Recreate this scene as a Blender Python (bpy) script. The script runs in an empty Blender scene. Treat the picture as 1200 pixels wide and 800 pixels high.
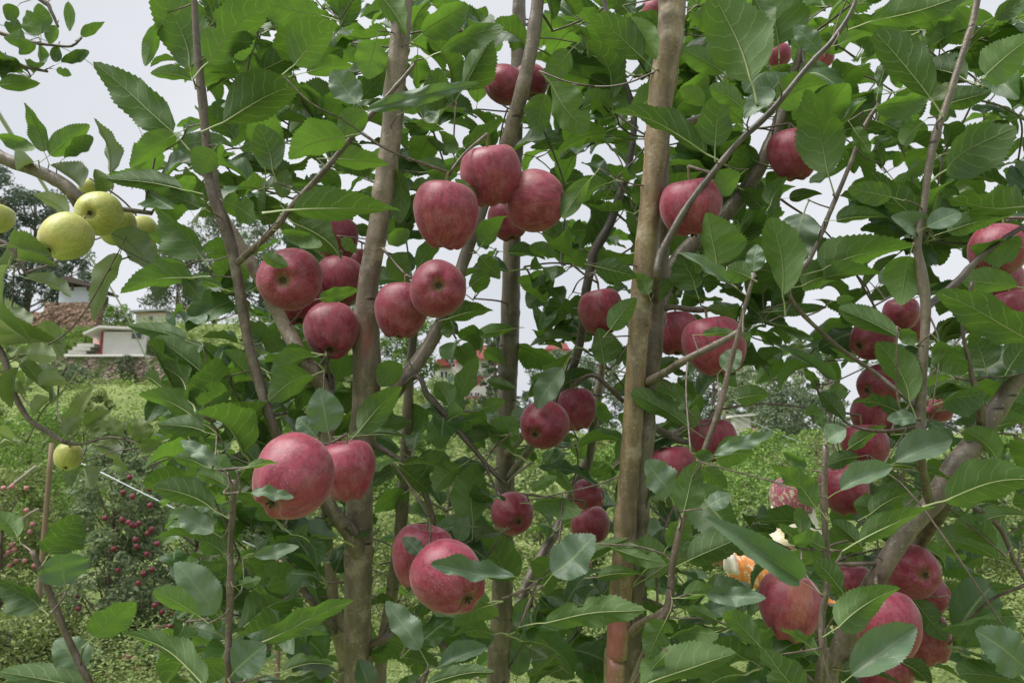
import bpy, bmesh, math, random
import numpy as np
from mathutils import Vector, Matrix, Quaternion

# ------------------------------------------------------------------ camera, sky, sun, exposure
SC = bpy.context.scene
COL = SC.collection
PITCH = math.radians(8.5)
FPX = 940.0                     # focal length in photograph pixels (1200 wide)
CAM = Vector((0, 0, 1.55))
cam_d = bpy.data.cameras.new("camera")
cam = bpy.data.objects.new("camera", cam_d); COL.objects.link(cam)
cam.location = CAM
cam.rotation_euler = (math.radians(90) + PITCH, 0, 0)
cam_d.sensor_width = 36.0
cam_d.lens = 36.0 * FPX / 1200.0
cam_d.clip_start = 0.05
cam_d.clip_end = 3000
cam_d.dof.use_dof = True
cam_d.dof.focus_distance = 1.05
cam_d.dof.aperture_fstop = 16
SC.camera = cam

SUN_EL, SUN_AZ = math.radians(60), math.radians(252)      # azimuth clockwise from +Y: behind the camera, to its left
world = bpy.data.worlds.new("World"); SC.world = world
world.use_nodes = True
wn, wl = world.node_tree.nodes, world.node_tree.links
wn.clear()
w_out = wn.new("ShaderNodeOutputWorld"); w_bg = wn.new("ShaderNodeBackground")
w_sky = wn.new("ShaderNodeTexSky"); w_sky.sky_type = 'NISHITA'; w_sky.sun_disc = False
w_sky.sun_elevation = SUN_EL; w_sky.sun_rotation = SUN_AZ
w_sky.dust_density = 3.0; w_sky.air_density = 1.0
w_hsv = wn.new("ShaderNodeHueSaturation"); w_hsv.inputs["Saturation"].default_value = 0.25
w_tc = wn.new("ShaderNodeTexCoord")
w_no = wn.new("ShaderNodeTexNoise"); w_no.inputs["Scale"].default_value = 2.2; w_no.inputs["Detail"].default_value = 5
w_ramp = wn.new("ShaderNodeValToRGB")
w_ramp.color_ramp.elements[0].position = 0.3; w_ramp.color_ramp.elements[0].color = (4.1/10, 4.28/10, 4.65/10, 1)
w_ramp.color_ramp.elements[1].position = 0.72; w_ramp.color_ramp.elements[1].color = (5.45/10, 5.58/10, 5.8/10, 1)
w_mul = wn.new("ShaderNodeMix"); w_mul.data_type = 'RGBA'; w_mul.blend_type = 'MULTIPLY'; w_mul.inputs[0].default_value = 1
w_mul.inputs[7].default_value = (10, 10, 10, 1)
w_mix = wn.new("ShaderNodeMix"); w_mix.data_type = 'RGBA'; w_mix.inputs[0].default_value = 0.9
wl.new(w_sky.outputs[0], w_hsv.inputs["Color"])
wl.new(w_tc.outputs["Generated"], w_no.inputs["Vector"])
wl.new(w_no.outputs["Fac"], w_ramp.inputs["Fac"])
wl.new(w_ramp.outputs["Color"], w_mul.inputs[6])
wl.new(w_hsv.outputs["Color"], w_mix.inputs[6])
wl.new(w_mul.outputs[2], w_mix.inputs[7])
wl.new(w_mix.outputs[2], w_bg.inputs["Color"])
w_bg.inputs["Strength"].default_value = 0.1
wl.new(w_bg.outputs[0], w_out.inputs[0])

sun_d = bpy.data.lights.new("sun", 'SUN'); sun_d.energy = 3.3; sun_d.angle = math.radians(45); sun_d.color = (1.0, 0.97, 0.92)
sun = bpy.data.objects.new("sun", sun_d); COL.objects.link(sun)
_sd = Vector((math.sin(SUN_AZ) * math.cos(SUN_EL), math.cos(SUN_AZ) * math.cos(SUN_EL), math.sin(SUN_EL)))
sun.rotation_euler = _sd.to_track_quat('Z', 'Y').to_euler()
sun.location = (0, 0, 30)

SC.view_settings.view_transform = 'Standard'
SC.view_settings.look = 'None'
SC.view_settings.exposure = 0.74
SC.view_settings.gamma = 1.0
SC.view_settings.use_curve_mapping = False
SC.render.engine = 'CYCLES'
SC.cycles.max_bounces = 5
SC.cycles.diffuse_bounces = 3
SC.cycles.transmission_bounces = 4
SC.cycles.use_denoising = True

# ------------------------------------------------------------------ helpers
RND = random.Random(7)
NR = np.random.default_rng(11)
FW = Vector((0, math.cos(PITCH), math.sin(PITCH)))
UP = Vector((0, -math.sin(PITCH), math.cos(PITCH)))
RT = Vector((1, 0, 0))

def pix(x, y, d):                      # photograph pixel + depth along the view axis -> point in the place
    x, y, d = float(x), float(y), float(d)
    return CAM + d * (FW + RT * ((x - 600) / FPX) + UP * ((400 - y) / FPX))

def to_px(p):
    v = Vector(p) - CAM
    z = v.dot(FW)
    return 600 + FPX * v.dot(RT) / z, 400 - FPX * v.dot(UP) / z, z

def mesh_np(name, verts, faces_list, smooth=False):
    me = bpy.data.meshes.new(name)
    me.from_pydata([tuple(v) for v in verts], [], faces_list)
    if smooth:
        me.polygons.foreach_set("use_smooth", [True] * len(me.polygons))
    me.update()
    return me

def obj(name, me, mat=None, parent=None):
    o = bpy.data.objects.new(name, me); COL.objects.link(o)
    if mat is not None and me is not None:
        if not me.materials: me.materials.append(mat)
    if parent is not None: o.parent = parent
    return o

def empty(name, loc, label=None, cat=None, group=None):
    o = bpy.data.objects.new(name, None); COL.objects.link(o)
    o.location = loc; o.empty_display_size = 0.05
    tag(o, label, cat, group)
    return o

def tag(o, label=None, cat=None, group=None, kind=None):
    if label: o["label"] = label
    if cat: o["category"] = cat
    if group: o["group"] = group
    if kind: o["kind"] = kind
    return o

def resample(pts, step):
    """Catmull-Rom through points whose last columns ride along (x, y, z, r)."""
    P = np.array(pts, float)
    if len(P) == 2: P = np.array([P[0], (P[0] + P[1]) / 2, P[1]])
    Q = np.vstack([2 * P[0] - P[1], P, 2 * P[-1] - P[-2]])
    out = []
    for i in range(1, len(Q) - 2):
        a, b, c, d = Q[i-1], Q[i], Q[i+1], Q[i+2]
        n = max(2, int(np.linalg.norm((c - b)[:3]) / step))
        for k in range(n):
            t = k / n
            out.append(0.5 * ((2*b) + (-a + c)*t + (2*a - 5*b + 4*c - d)*t*t + (-a + 3*b - 3*c + d)*t**3))
    out.append(P[-1])
    return np.array(out)

def tube_vf(path, segs, base=0, bump=0.0, rng=None, cap=True, nodes=0.0, scars=0):
    """verts, faces of a tube along path rows (x, y, z, r)."""
    P = path[:, :3]; R = np.maximum(path[:, 3], 1e-4)
    n = len(P)
    T = np.gradient(P, axis=0); T /= np.linalg.norm(T, axis=1)[:, None] + 1e-12
    ref = np.array([0.0, 1.0, 0.0]) if abs(T[0][1]) < 0.9 else np.array([1.0, 0, 0])
    N = np.zeros_like(P)
    v = ref - T[0] * ref.dot(T[0]); N[0] = v / np.linalg.norm(v)
    for i in range(1, n):
        v = N[i-1] - T[i] * N[i-1].dot(T[i]); N[i] = v / (np.linalg.norm(v) + 1e-12)
    B = np.cross(T, N)
    ang = np.arange(segs) * 2 * math.pi / segs
    RR = np.repeat(R[:, None], segs, 1)
    s = np.concatenate([[0], np.cumsum(np.linalg.norm(np.diff(P, axis=0), axis=1))])
    if bump and rng is not None:
        for _ in range(5):
            k = rng.integers(1, 4); f = rng.uniform(8, 45); ph = rng.uniform(0, 6.28, 2)
            RR = RR * (1 + bump * 0.5 * np.sin(s * f + ph[0])[:, None] * np.cos(ang * k + ph[1])[None, :])
    if nodes and rng is not None:
        t = rng.uniform(0.02, 0.06)
        while t < s[-1]:
            a0 = rng.uniform(0, 6.28); g = np.exp(-((s - t) / 0.006) ** 2)
            RR = RR * (1 + nodes * g[:, None] * (0.35 + 0.65 * np.maximum(0, np.cos(ang - a0))[None, :] ** 3))
            t += rng.uniform(0.035, 0.085)
    if scars and rng is not None:
        for _ in range(scars):
            t = rng.uniform(0, s[-1]); a0 = rng.uniform(0, 6.28); w = rng.uniform(0.006, 0.014)
            da = np.angle(np.exp(1j * (ang - a0)))
            d2 = ((s - t)[:, None] / w) ** 2 + (da[None, :] * R.mean() / w) ** 2
            RR = RR * (1 + 0.22 * np.exp(-d2) - 0.2 * np.exp(-d2 * 9))
    V = P[:, None, :] + RR[:, :, None] * (np.cos(ang)[None, :, None] * N[:, None, :] + np.sin(ang)[None, :, None] * B[:, None, :])
    V = V.reshape(-1, 3)
    F = []
    for i in range(n - 1):
        for j in range(segs):
            k = (j + 1) % segs
            F.append((base + i*segs + j, base + i*segs + k, base + (i+1)*segs + k, base + (i+1)*segs + j))
    if cap:
        F.append(tuple(base + (n-1)*segs + j for j in range(segs)))
        F.append(tuple(base + j for j in reversed(range(segs))))
    return V, F

# ------------------------------------------------------------------ materials
def new_mat(name):
    m = bpy.data.materials.new(name); m.use_nodes = True
    nt = m.node_tree; nt.nodes.clear()
    o = nt.nodes.new("ShaderNodeOutputMaterial")
    return m, nt, o

class NB:                              # tiny node-graph helper
    def __init__(s, nt): s.nt = nt
    def n(s, t, **kw):
        nd = s.nt.nodes.new(t)
        for k, v in kw.items(): setattr(nd, k, v)
        return nd
    def put(s, sock, v):
        if isinstance(v, bpy.types.NodeSocket): s.nt.links.new(v, sock)
        elif v is not None: sock.default_value = v
    def math(s, op, a, b=None, c=None, clamp=False):
        nd = s.n("ShaderNodeMath", operation=op, use_clamp=clamp)
        s.put(nd.inputs[0], a)
        if b is not None: s.put(nd.inputs[1], b)
        if c is not None: s.put(nd.inputs[2], c)
        return nd.outputs[0]
    def mix(s, f, a, b, blend='MIX'):
        nd = s.n("ShaderNodeMix", data_type='RGBA', blend_type=blend)
        s.put(nd.inputs[0], f); s.put(nd.inputs[6], a if not isinstance(a, tuple) else (*a[:3], 1)); s.put(nd.inputs[7], b if not isinstance(b, tuple) else (*b[:3], 1))
        return nd.outputs[2]
    def noise(s, vec, scale, detail=3, rough=0.5, out="Fac"):
        nd = s.n("ShaderNodeTexNoise"); s.put(nd.inputs["Vector"], vec)
        nd.inputs["Scale"].default_value = scale; nd.inputs["Detail"].default_value = detail; nd.inputs["Roughness"].default_value = rough
        return nd.outputs[out]
    def voro(s, vec, scale, feature='F1', out="Distance"):
        nd = s.n("ShaderNodeTexVoronoi", feature=feature); s.put(nd.inputs["Vector"], vec); nd.inputs["Scale"].default_value = scale
        return nd.outputs[out]
    def ss(s, v, lo, hi, a=0.0, b=1.0):
        nd = s.n("ShaderNodeMapRange", interpolation_type='SMOOTHSTEP')
        s.put(nd.inputs[0], v); nd.inputs[1].default_value = lo; nd.inputs[2].default_value = hi; nd.inputs[3].default_value = a; nd.inputs[4].default_value = b
        return nd.outputs[0]
    def mapping(s, vec, scale=(1, 1, 1), loc=(0, 0, 0)):
        nd = s.n("ShaderNodeMapping"); s.put(nd.inputs["Vector"], vec); nd.inputs["Scale"].default_value = scale; nd.inputs["Location"].default_value = loc
        return nd.outputs[0]
    def bump(s, h, strength, dist):
        nd = s.n("ShaderNodeBump"); s.put(nd.inputs["Height"], h); nd.inputs["Strength"].default_value = strength; nd.inputs["Distance"].default_value = dist
        return nd.outputs[0]
    def pbsdf(s, col, rough=0.6, normal=None, spec=0.5, **kw):
        nd = s.n("ShaderNodeBsdfPrincipled")
        s.put(nd.inputs["Base Color"], col if not isinstance(col, tuple) else (*col[:3], 1)); s.put(nd.inputs["Roughness"], rough)
        nd.inputs["Specular IOR Level"].default_value = spec
        if normal is not None: s.put(nd.inputs["Normal"], normal)
        for k, v in kw.items(): s.put(nd.inputs[k.replace("_", " ")], v)
        return nd.outputs[0]

def mat_plain(name, col, rough=0.7, var=0.15, scale=8.0, spec=0.4, bump=0.15):
    m, nt, o = new_mat(name); b = NB(nt)
    tc = b.n("ShaderNodeTexCoord").outputs["Object"]
    nz = b.noise(tc, scale, 5, 0.6)
    c = b.mix(nz, tuple(x * (1 - var) for x in col), tuple(min(1, x * (1 + var)) for x in col))
    nt.links.new(b.pbsdf(c, rough, b.bump(nz, bump, 0.02), spec), o.inputs[0])
    return m

def mat_bark(name, c_lo, c_hi, streak, pink=None, spots=True, s=1.0):
    """bark: long vertical streaks, mottling, pale lenticels, dark scars; pink = list of (x, y, z, half-height) paint smears."""
    m, nt, o = new_mat(name); b = NB(nt)
    tc = b.n("ShaderNodeTexCoord").outputs["Object"]
    v1 = b.mapping(tc, (60*s, 60*s, 7*s))
    n1 = b.noise(v1, 1.0, 4, 0.6)
    n2 = b.noise(tc, 26*s, 5, 0.65)
    n3 = b.noise(tc, 240*s, 3, 0.6)
    col = b.mix(b.ss(n1, 0.35, 0.68), c_lo, c_hi)
    col = b.mix(b.ss(n2, 0.5, 0.72), col, streak)
    col = b.mix(b.ss(n2, 0.42, 0.26, 0.0, 0.4), col, tuple(x * 0.45 for x in c_lo))
    col = b.mix(b.ss(n3, 0.45, 0.75, 0.0, 0.35), col, tuple(x * 0.5 for x in c_lo))
    if spots:
        dist = b.voro(b.mapping(tc, (150*s, 150*s, 260*s)), 1.0)
        d2 = b.ss(dist, 0.2, 0.1, 0, 0.6)
        keep = b.ss(b.noise(tc, 70*s, 2), 0.48, 0.56)
        col = b.mix(b.math('MULTIPLY', d2, keep), col, (0.55, 0.47, 0.36))
    sc_ = b.voro(b.mapping(tc, (16*s, 16*s, 70*s)), 1.0)
    col = b.mix(b.math('MULTIPLY', b.ss(sc_, 0.16, 0.08), b.ss(b.noise(tc, 19*s, 1), 0.5, 0.56)), col, tuple(x * 0.22 for x in c_lo))
    ring = b.noise(b.mapping(tc, (9*s, 9*s, 120*s)), 1.0, 2)
    col = b.mix(b.ss(ring, 0.62, 0.72, 0.0, 0.3), col, tuple(x * 0.4 for x in c_lo))
    if pink:
        pos = b.n("ShaderNodeNewGeometry").outputs["Position"]
        tot = None
        for (px, py, pz, hx, hz) in pink:
            mp = b.mapping(pos, (1 / hx, 1 / hx, 1 / hz), (-px / hx, -py / hx, -pz / hz))
            ln = b.n("ShaderNodeVectorMath", operation='LENGTH'); b.put(ln.inputs[0], mp)
            f = b.math('SUBTRACT', 1.0, ln.outputs["Value"], clamp=True)
            tot = f if tot is None else b.math('MAXIMUM', tot, f)
        nn = b.noise(b.mapping(tc, (90, 90, 26)), 1.0, 4, 0.7)
        f = b.ss(b.math('ADD', b.math('MULTIPLY', tot, 0.8), b.math('ADD', b.math('MULTIPLY', nn, 0.8), b.math('MULTIPLY', n2, 0.6))), 0.86, 1.2, 0, 0.72)
        f = b.math('MULTIPLY', f, b.ss(tot, 0.0, 0.25))
        col = b.mix(f, col, (0.29, 0.065, 0.08))
    h = b.math('ADD', b.math('MULTIPLY', n1, 0.6), b.math('ADD', b.math('MULTIPLY', n3, 0.25), b.math('MULTIPLY', n2, 0.5)))
    nt.links.new(b.pbsdf(col, 0.42, b.bump(h, 0.6, 0.004), 0.5), o.inputs[0])
    return m

def mat_leaf(name, top_a, top_b, und, trans, veins=True, island=False, rough=0.36, tr=0.28, uvk=6.5, spec=0.5, dark_spots=True):
    m, nt, o = new_mat(name); b = NB(nt)
    geo = b.n("ShaderNodeNewGeometry")
    back = geo.outputs["Backfacing"]
    rnd = geo.outputs["Random Per Island"] if island else b.n("ShaderNodeObjectInfo").outputs["Random"]
    r2 = b.math('FRACT', b.math('MULTIPLY', rnd, 37.31))
    r3 = b.math('FRACT', b.math('MULTIPLY', rnd, 91.7))
    top = b.mix(b.math('POWER', rnd, 1.4), top_a, top_b)
    top = b.mix(b.ss(r2, 0.86, 1.0, 0, 0.55), top, (0.15, 0.20, 0.045))
    undc = b.mix(b.math('MULTIPLY', r2, 0.9), und, (und[0]*0.42, und[1]*0.5, und[2]*0.55))
    h = None
    if veins:
        uv = b.n("ShaderNodeUVMap").outputs[0]
        sp = b.n("ShaderNodeSeparateXYZ"); b.put(sp.inputs[0], uv)
        u, v = sp.outputs[0], b.math('ABSOLUTE', b.math('MULTIPLY', b.math('SUBTRACT', sp.outputs[1], 0.5), 2.0))
        wob = b.math('MULTIPLY', b.noise(b.n("ShaderNodeTexCoord").outputs["Object"], 4.0, 2), 0.16)
        p = b.math('MULTIPLY', b.math('SUBTRACT', b.math('ADD', u, wob), b.math('MULTIPLY', b.math('POWER', v, 1.25), 0.2)), uvk)
        p = b.math('ADD', p, b.math('MULTIPLY', b.math('GREATER_THAN', sp.outputs[1], 0.5), 0.45))
        tri = b.math('MULTIPLY', b.math('ABSOLUTE', b.math('SUBTRACT', b.math('FRACT', p), 0.5)), 2.0)
        vein = b.math('MULTIPLY', b.ss(tri, 0.86, 0.97), b.ss(v, 1.0, 0.75))
        pillow = b.math('POWER', b.math('SUBTRACT', 1.0, tri), 0.5)
        fine = b.voro(b.mapping(uv, (34, 26, 1)), 1.0, 'DISTANCE_TO_EDGE')
        blot = b.noise(uv, 5.0, 4, 0.6)
        top = b.mix(b.ss(blot, 0.4, 0.7, 0, 0.35), top, b.mix(0.5, top, (0.09, 0.16, 0.04)))
        top = b.mix(b.math('MULTIPLY', vein, 0.32), top, (0.17, 0.26, 0.10))
        undc = b.mix(b.math('MULTIPLY', vein, 0.42), undc, (0.30, 0.38, 0.17))
        undc = b.mix(b.ss(fine, 0.12, 0.0, 0, 0.22), undc, (0.24, 0.32, 0.12))
        rib = b.ss(v, 0.085, 0.03)
        top = b.mix(b.math('MULTIPLY', rib, 0.6), top, (0.26, 0.34, 0.16))
        if dark_spots:
            sd = b.voro(b.mapping(b.n("ShaderNodeTexCoord").outputs["Object"], (6, 4, 1)), 1.0)
            spot = b.math('MULTIPLY', b.ss(sd, 0.10, 0.05), b.ss(r3, 0.6, 0.7))
            top = b.mix(spot, top, (0.10, 0.055, 0.02)); undc = b.mix(spot, undc, (0.10, 0.055, 0.02))
        h = b.math('ADD', b.math('MULTIPLY', pillow, 0.32), b.math('ADD', b.math('MULTIPLY', fine, 0.30), b.math('MULTIPLY', blot, 0.9)))
    col = b.mix(back, top, undc)
    nrm = b.bump(h, 0.42, 0.0016) if h is not None else None
    rg = b.math('ADD', b.math('MULTIPLY', back, 0.22), b.math('ADD', rough, b.math('MULTIPLY', r3, 0.12)))
    ps = b.pbsdf(col, rg, nrm, spec)
    tb = b.n("ShaderNodeBsdfTranslucent")
    tcol = b.mix(r2, trans, tuple(x * 0.35 for x in trans))
    if veins: tcol = b.mix(b.math('MULTIPLY', vein, 0.35), tcol, (0.22, 0.34, 0.07))
    b.put(tb.inputs["Color"], tcol)
    ms = b.n("ShaderNodeMixShader"); ms.inputs[0].default_value = tr
    nt.links.new(ps, ms.inputs[1]); nt.links.new(tb.outputs[0], ms.inputs[2])
    nt.links.new(ms.outputs[0], o.inputs[0])
    return m

def mat_apple(name, lo, hi, flush, cav, dots=(0.75, 0.5, 0.45), green=False):
    m, nt, o = new_mat(name); b = NB(nt)
    tc = b.n("ShaderNodeTexCoord").outputs["Object"]
    rnd = b.n("ShaderNodeObjectInfo").outputs["Random"]
    sp = b.n("ShaderNodeSeparateXYZ"); b.put(sp.inputs[0], tc)
    r2 = b.math('SQRT', b.math('ADD', b.math('MULTIPLY', sp.outputs[0], sp.outputs[0]), b.math('MULTIPLY', sp.outputs[1], sp.outputs[1])))
    cmb = b.n("ShaderNodeCombineXYZ")
    b.put(cmb.inputs[0], b.math('DIVIDE', sp.outputs[0], b.math('ADD', r2, 0.02)))
    b.put(cmb.inputs[1], b.math('DIVIDE', sp.outputs[1], b.math('ADD', r2, 0.02)))
    b.put(cmb.inputs[2], b.math('ADD', b.math('MULTIPLY', sp.outputs[2], 0.7), b.math('MULTIPLY', rnd, 40.0)))
    st = b.noise(cmb.outputs[0], 8.0, 4, 0.65)
    off = b.n("ShaderNodeVectorMath", operation='ADD'); b.put(off.inputs[0], tc)
    cx = b.n("ShaderNodeCombineXYZ"); b.put(cx.inputs[0], b.math('MULTIPLY', rnd, 31.0)); b.put(off.inputs[1], cx.outputs[0])
    bl = b.noise(off.outputs[0], 2.2, 3, 0.5)
    fine = b.noise(off.outputs[0], 34, 3, 0.7)
    col = b.mix(b.ss(st, 0.36, 0.64), lo, hi)
    col = b.mix(b.ss(bl, 0.48, 0.72, 0, 0.6), col, flush)
    col = b.mix(b.ss(fine, 0.45, 0.7, 0, 0.42), col, tuple(min(1, x * 1.6 + 0.03) for x in hi))
    # waxy bloom in soft patches
    bloom = b.noise(off.outputs[0], 5.0, 5, 0.62)
    col = b.mix(b.ss(bloom, 0.42, 0.75, 0.01, 0.18), col, (0.56, 0.36, 0.40) if not green else (0.6, 0.62, 0.35))
    # one cheek of some fruit stays yellowish
    ck = b.noise(off.outputs[0], 1.3, 2, 0.5)
    sel = b.ss(b.math('FRACT', b.math('MULTIPLY', rnd, 17.0)), 0.5, 0.7, 0, 0.32)
    col = b.mix(b.math('MULTIPLY', b.ss(b.math('ADD', ck, b.math('MULTIPLY', b.math('SUBTRACT', st, 0.5), 0.25)), 0.56, 0.72), sel), col, (0.36, 0.20, 0.07) if not green else (0.5, 0.36, 0.12))
    # lenticels
    vd = b.voro(off.outputs[0], 21.0)
    dens = b.ss(sp.outputs[2], 0.2, -0.45, 0.35, 0.9)
    col = b.mix(b.math('MULTIPLY', b.ss(vd, 0.14, 0.06, 0, 0.8), dens), col, dots)
    # stem cavity and calyx basin
    cv = b.math('MULTIPLY', b.ss(r2, 0.17, 0.07), b.ss(sp.outputs[2], 0.1, 0.3))
    col = b.mix(b.math('MULTIPLY', cv, b.math('ADD', 0.5, st), clamp=True), col, cav)
    cz = b.math('MULTIPLY', b.ss(r2, 0.17, 0.05), b.ss(sp.outputs[2], -0.2, -0.4))
    col = b.mix(b.math('MULTIPLY', cz, 0.6), col, cav)
    h = b.math('ADD', b.math('MULTIPLY', fine, 0.5), b.math('MULTIPLY', bloom, 0.8))
    rough = b.ss(bloom, 0.35, 0.7, 0.36, 0.52)
    nt.links.new(b.pbsdf(col, rough, b.bump(h, 0.08, 0.01), 0.45, Sheen_Weight=0.22, Sheen_Roughness=0.45, Sheen_Tint=(1.0, 0.75, 0.78, 1) if not green else (0.95, 1, 0.8, 1)), o.inputs[0])
    return m

M = {}
# ------------------------------------------------------------------ terrain
def terrain(x, y):
    x = np.asarray(x, float); y = np.asarray(y, float)
    L = np.interp(y, [-60, 6, 12, 20, 30, 45, 60, 62.5, 63.2, 70, 73.5, 76, 90, 130, 250, 700], [0, 0, .25, .9, 2.2, 4.6, 7.25, 7.5, 9.55, 11.2, 13.4, 14.6, 17.0, 22, 26, 30])
    R = np.interp(y, [-60, 6, 12, 20, 40, 60, 100, 200, 700], [0, 0, .15, .5, 1.5, 2.9, 5.0, 7.5, 9])
    a = x / np.maximum(y, 6.0)
    t = np.clip((0.02 - a) / 0.32, 0, 1); t = t * t * (3 - 2 * t)
    z = R + (L - R) * t
    return z + 0.05 * np.sin(x * 0.9 + 1.3) * np.sin(y * 0.7) * np.clip((y - 5) / 6, 0, 1)

def tz(x, y): return float(terrain(x, y))

def ground_hit(px, py):
    """vectorised march of pixel rays to the terrain; returns xyz, ok"""
    px = np.asarray(px, float); py = np.asarray(py, float)
    D = np.array(FW)[None, :] + np.array(RT)[None, :] * ((px - 600) / FPX)[:, None] + np.array(UP)[None, :] * ((400 - py) / FPX)[:, None]
    O = np.array(CAM)
    ts = np.geomspace(3.0, 190.0, 260)
    hit = np.full(len(px), np.nan)
    prev = None
    for t in ts:
        Pn = O + D * t
        dz = Pn[:, 2] - terrain(Pn[:, 0], Pn[:, 1])
        if prev is not None:
            new = np.isnan(hit) & (dz <= 0)
            f = prev[1] / (prev[1] - dz + 1e-9)
            hit[new] = (prev[0] + (t - prev[0]) * f)[new]
        prev = (t, dz)
    return O + D * hit[:, None], ~np.isnan(hit)

# ground material
m, nt, o = new_mat("meadow_ground"); b = NB(nt)
pos = b.n("ShaderNodeNewGeometry").outputs["Position"]
n1 = b.noise(pos, 0.35, 5, 0.6); n2 = b.noise(pos, 6.0, 5, 0.7)
c = b.mix(b.ss(n1, 0.35, 0.65), (0.15, 0.20, 0.06), (0.24, 0.295, 0.11))
c = b.mix(b.ss(n2, 0.5, 0.75, 0, 0.6), c, (0.09, 0.075, 0.045))
nt.links.new(b.pbsdf(c, 0.9, b.bump(n2, 0.6, 0.1), 0.2), o.inputs[0]); M["ground"] = m

ys = np.concatenate([np.linspace(-40, 4, 12), np.linspace(5, 60, 56), np.linspace(61, 80, 40), np.geomspace(82, 700, 34)])
us = np.linspace(-1, 1, 90)
V = []
for y in ys:
    half = 40 + max(y, 0) * 1.1
    xs = us * half
    zz = terrain(xs, np.full_like(xs, y))
    V += list(zip(xs, np.full_like(xs, y), zz))
nu = len(us)
F = [(i*nu + j, i*nu + j + 1, (i+1)*nu + j + 1, (i+1)*nu + j) for i in range(len(ys) - 1) for j in range(nu - 1)]
g = obj("ground", mesh_np("ground", V, F, True), M["ground"]); g["kind"] = "structure"

# ------------------------------------------------------------------ small leaves in bulk (ground cover, far crowns)
def leaf_cloud(P, S, up_bias=0.4, rng=NR, aspect=0.5, axis=None):
    """one mesh of many bent leaves (6 verts, 4 tris): P centres (n,3), S lengths (n,)"""
    n = len(P)
    A = rng.normal(size=(n, 3)) if axis is None else axis + rng.normal(size=(n, 3)) * 0.35
    A[:, 2] *= 0.7
    A /= np.linalg.norm(A, axis=1)[:, None]
    U = rng.normal(size=(n, 3)); U[:, 2] += up_bias * 3
    B = np.cross(A, U); B /= np.linalg.norm(B, axis=1)[:, None] + 1e-9
    N = np.cross(B, A)
    S = S[:, None]
    W = S * (aspect * rng.uniform(0.8, 1.2, (n, 1)))
    v = np.stack([P - A*S*0.5, P - A*S*0.12 + B*W*0.5 + N*S*0.05, P + A*S*0.2 + B*W*0.42 + N*S*0.03, P + A*S*0.5 - N*S*0.10,
                  P + A*S*0.2 - B*W*0.42 + N*S*0.03, P - A*S*0.12 - B*W*0.5 + N*S*0.05], 1).reshape(-1, 3)
    k = np.arange(n)[:, None] * 6
    f = np.concatenate([k + np.array([[0, 1, 2, 3]]), k + np.array([[0, 3, 4, 5]])], 1).reshape(-1, 4)
    return v, f

def bulk_mesh(name, v, f):
    me = bpy.data.meshes.new(name)
    me.vertices.add(len(v)); me.vertices.foreach_set("co", np.ascontiguousarray(v, dtype=np.float32).ravel())
    nf, k = f.shape
    me.loops.add(nf * k); me.loops.foreach_set("vertex_index", np.ascontiguousarray(f, dtype=np.int32).ravel())
    me.polygons.add(nf); me.polygons.foreach_set("loop_start", np.arange(0, nf * k, k, dtype=np.int32))
    me.polygons.foreach_set("loop_total", np.full(nf, k, dtype=np.int32))
    me.update(calc_edges=True); me.validate()
    return me

M["weed"] = mat_leaf("weed_leaf", (0.17, 0.235, 0.075), (0.30, 0.355, 0.15), (0.27, 0.335, 0.15), (0.28, 0.42, 0.07), veins=False, island=True, rough=0.6, tr=0.3, spec=0.3)
M["orchard"] = mat_leaf("orchard_leaf", (0.20, 0.28, 0.14), (0.36, 0.42, 0.25), (0.40, 0.45, 0.30), (0.30, 0.42, 0.15), veins=False, island=True, rough=0.5, tr=0.4, spec=0.4)
M["orchard_pale"] = mat_leaf("pale_orchard_leaf", (0.21, 0.27, 0.08), (0.34, 0.39, 0.14), (0.32, 0.38, 0.17), (0.30, 0.42, 0.09), veins=False, island=True, rough=0.55, tr=0.3, spec=0.3)
M["fartree"] = mat_leaf("far_tree_leaf", (0.125, 0.185, 0.105), (0.21, 0.27, 0.165), (0.19, 0.24, 0.15), (0.16, 0.23, 0.10), veins=False, island=True, rough=0.6, tr=0.25, spec=0.3)
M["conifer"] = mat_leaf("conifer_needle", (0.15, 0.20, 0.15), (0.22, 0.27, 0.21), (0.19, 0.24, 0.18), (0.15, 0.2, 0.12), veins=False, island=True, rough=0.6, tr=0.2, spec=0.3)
M["hedge"] = mat_leaf("bright_bush_leaf", (0.15, 0.27, 0.05), (0.25, 0.38, 0.085), (0.23, 0.34, 0.10), (0.25, 0.42, 0.07), veins=False, island=True, rough=0.55, tr=0.3, spec=0.3)
M["farbark"] = mat_plain("far_bark", (0.16, 0.125, 0.095), 0.8, 0.4, 14)

def noise2(x, y, s):
    return 0.5 + 0.25 * (np.sin(x*s + 1.7*np.sin(y*s*0.7)) + np.sin(y*s*1.3 + 1.1*np.sin(x*s*0.9) + 2.0))

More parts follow.
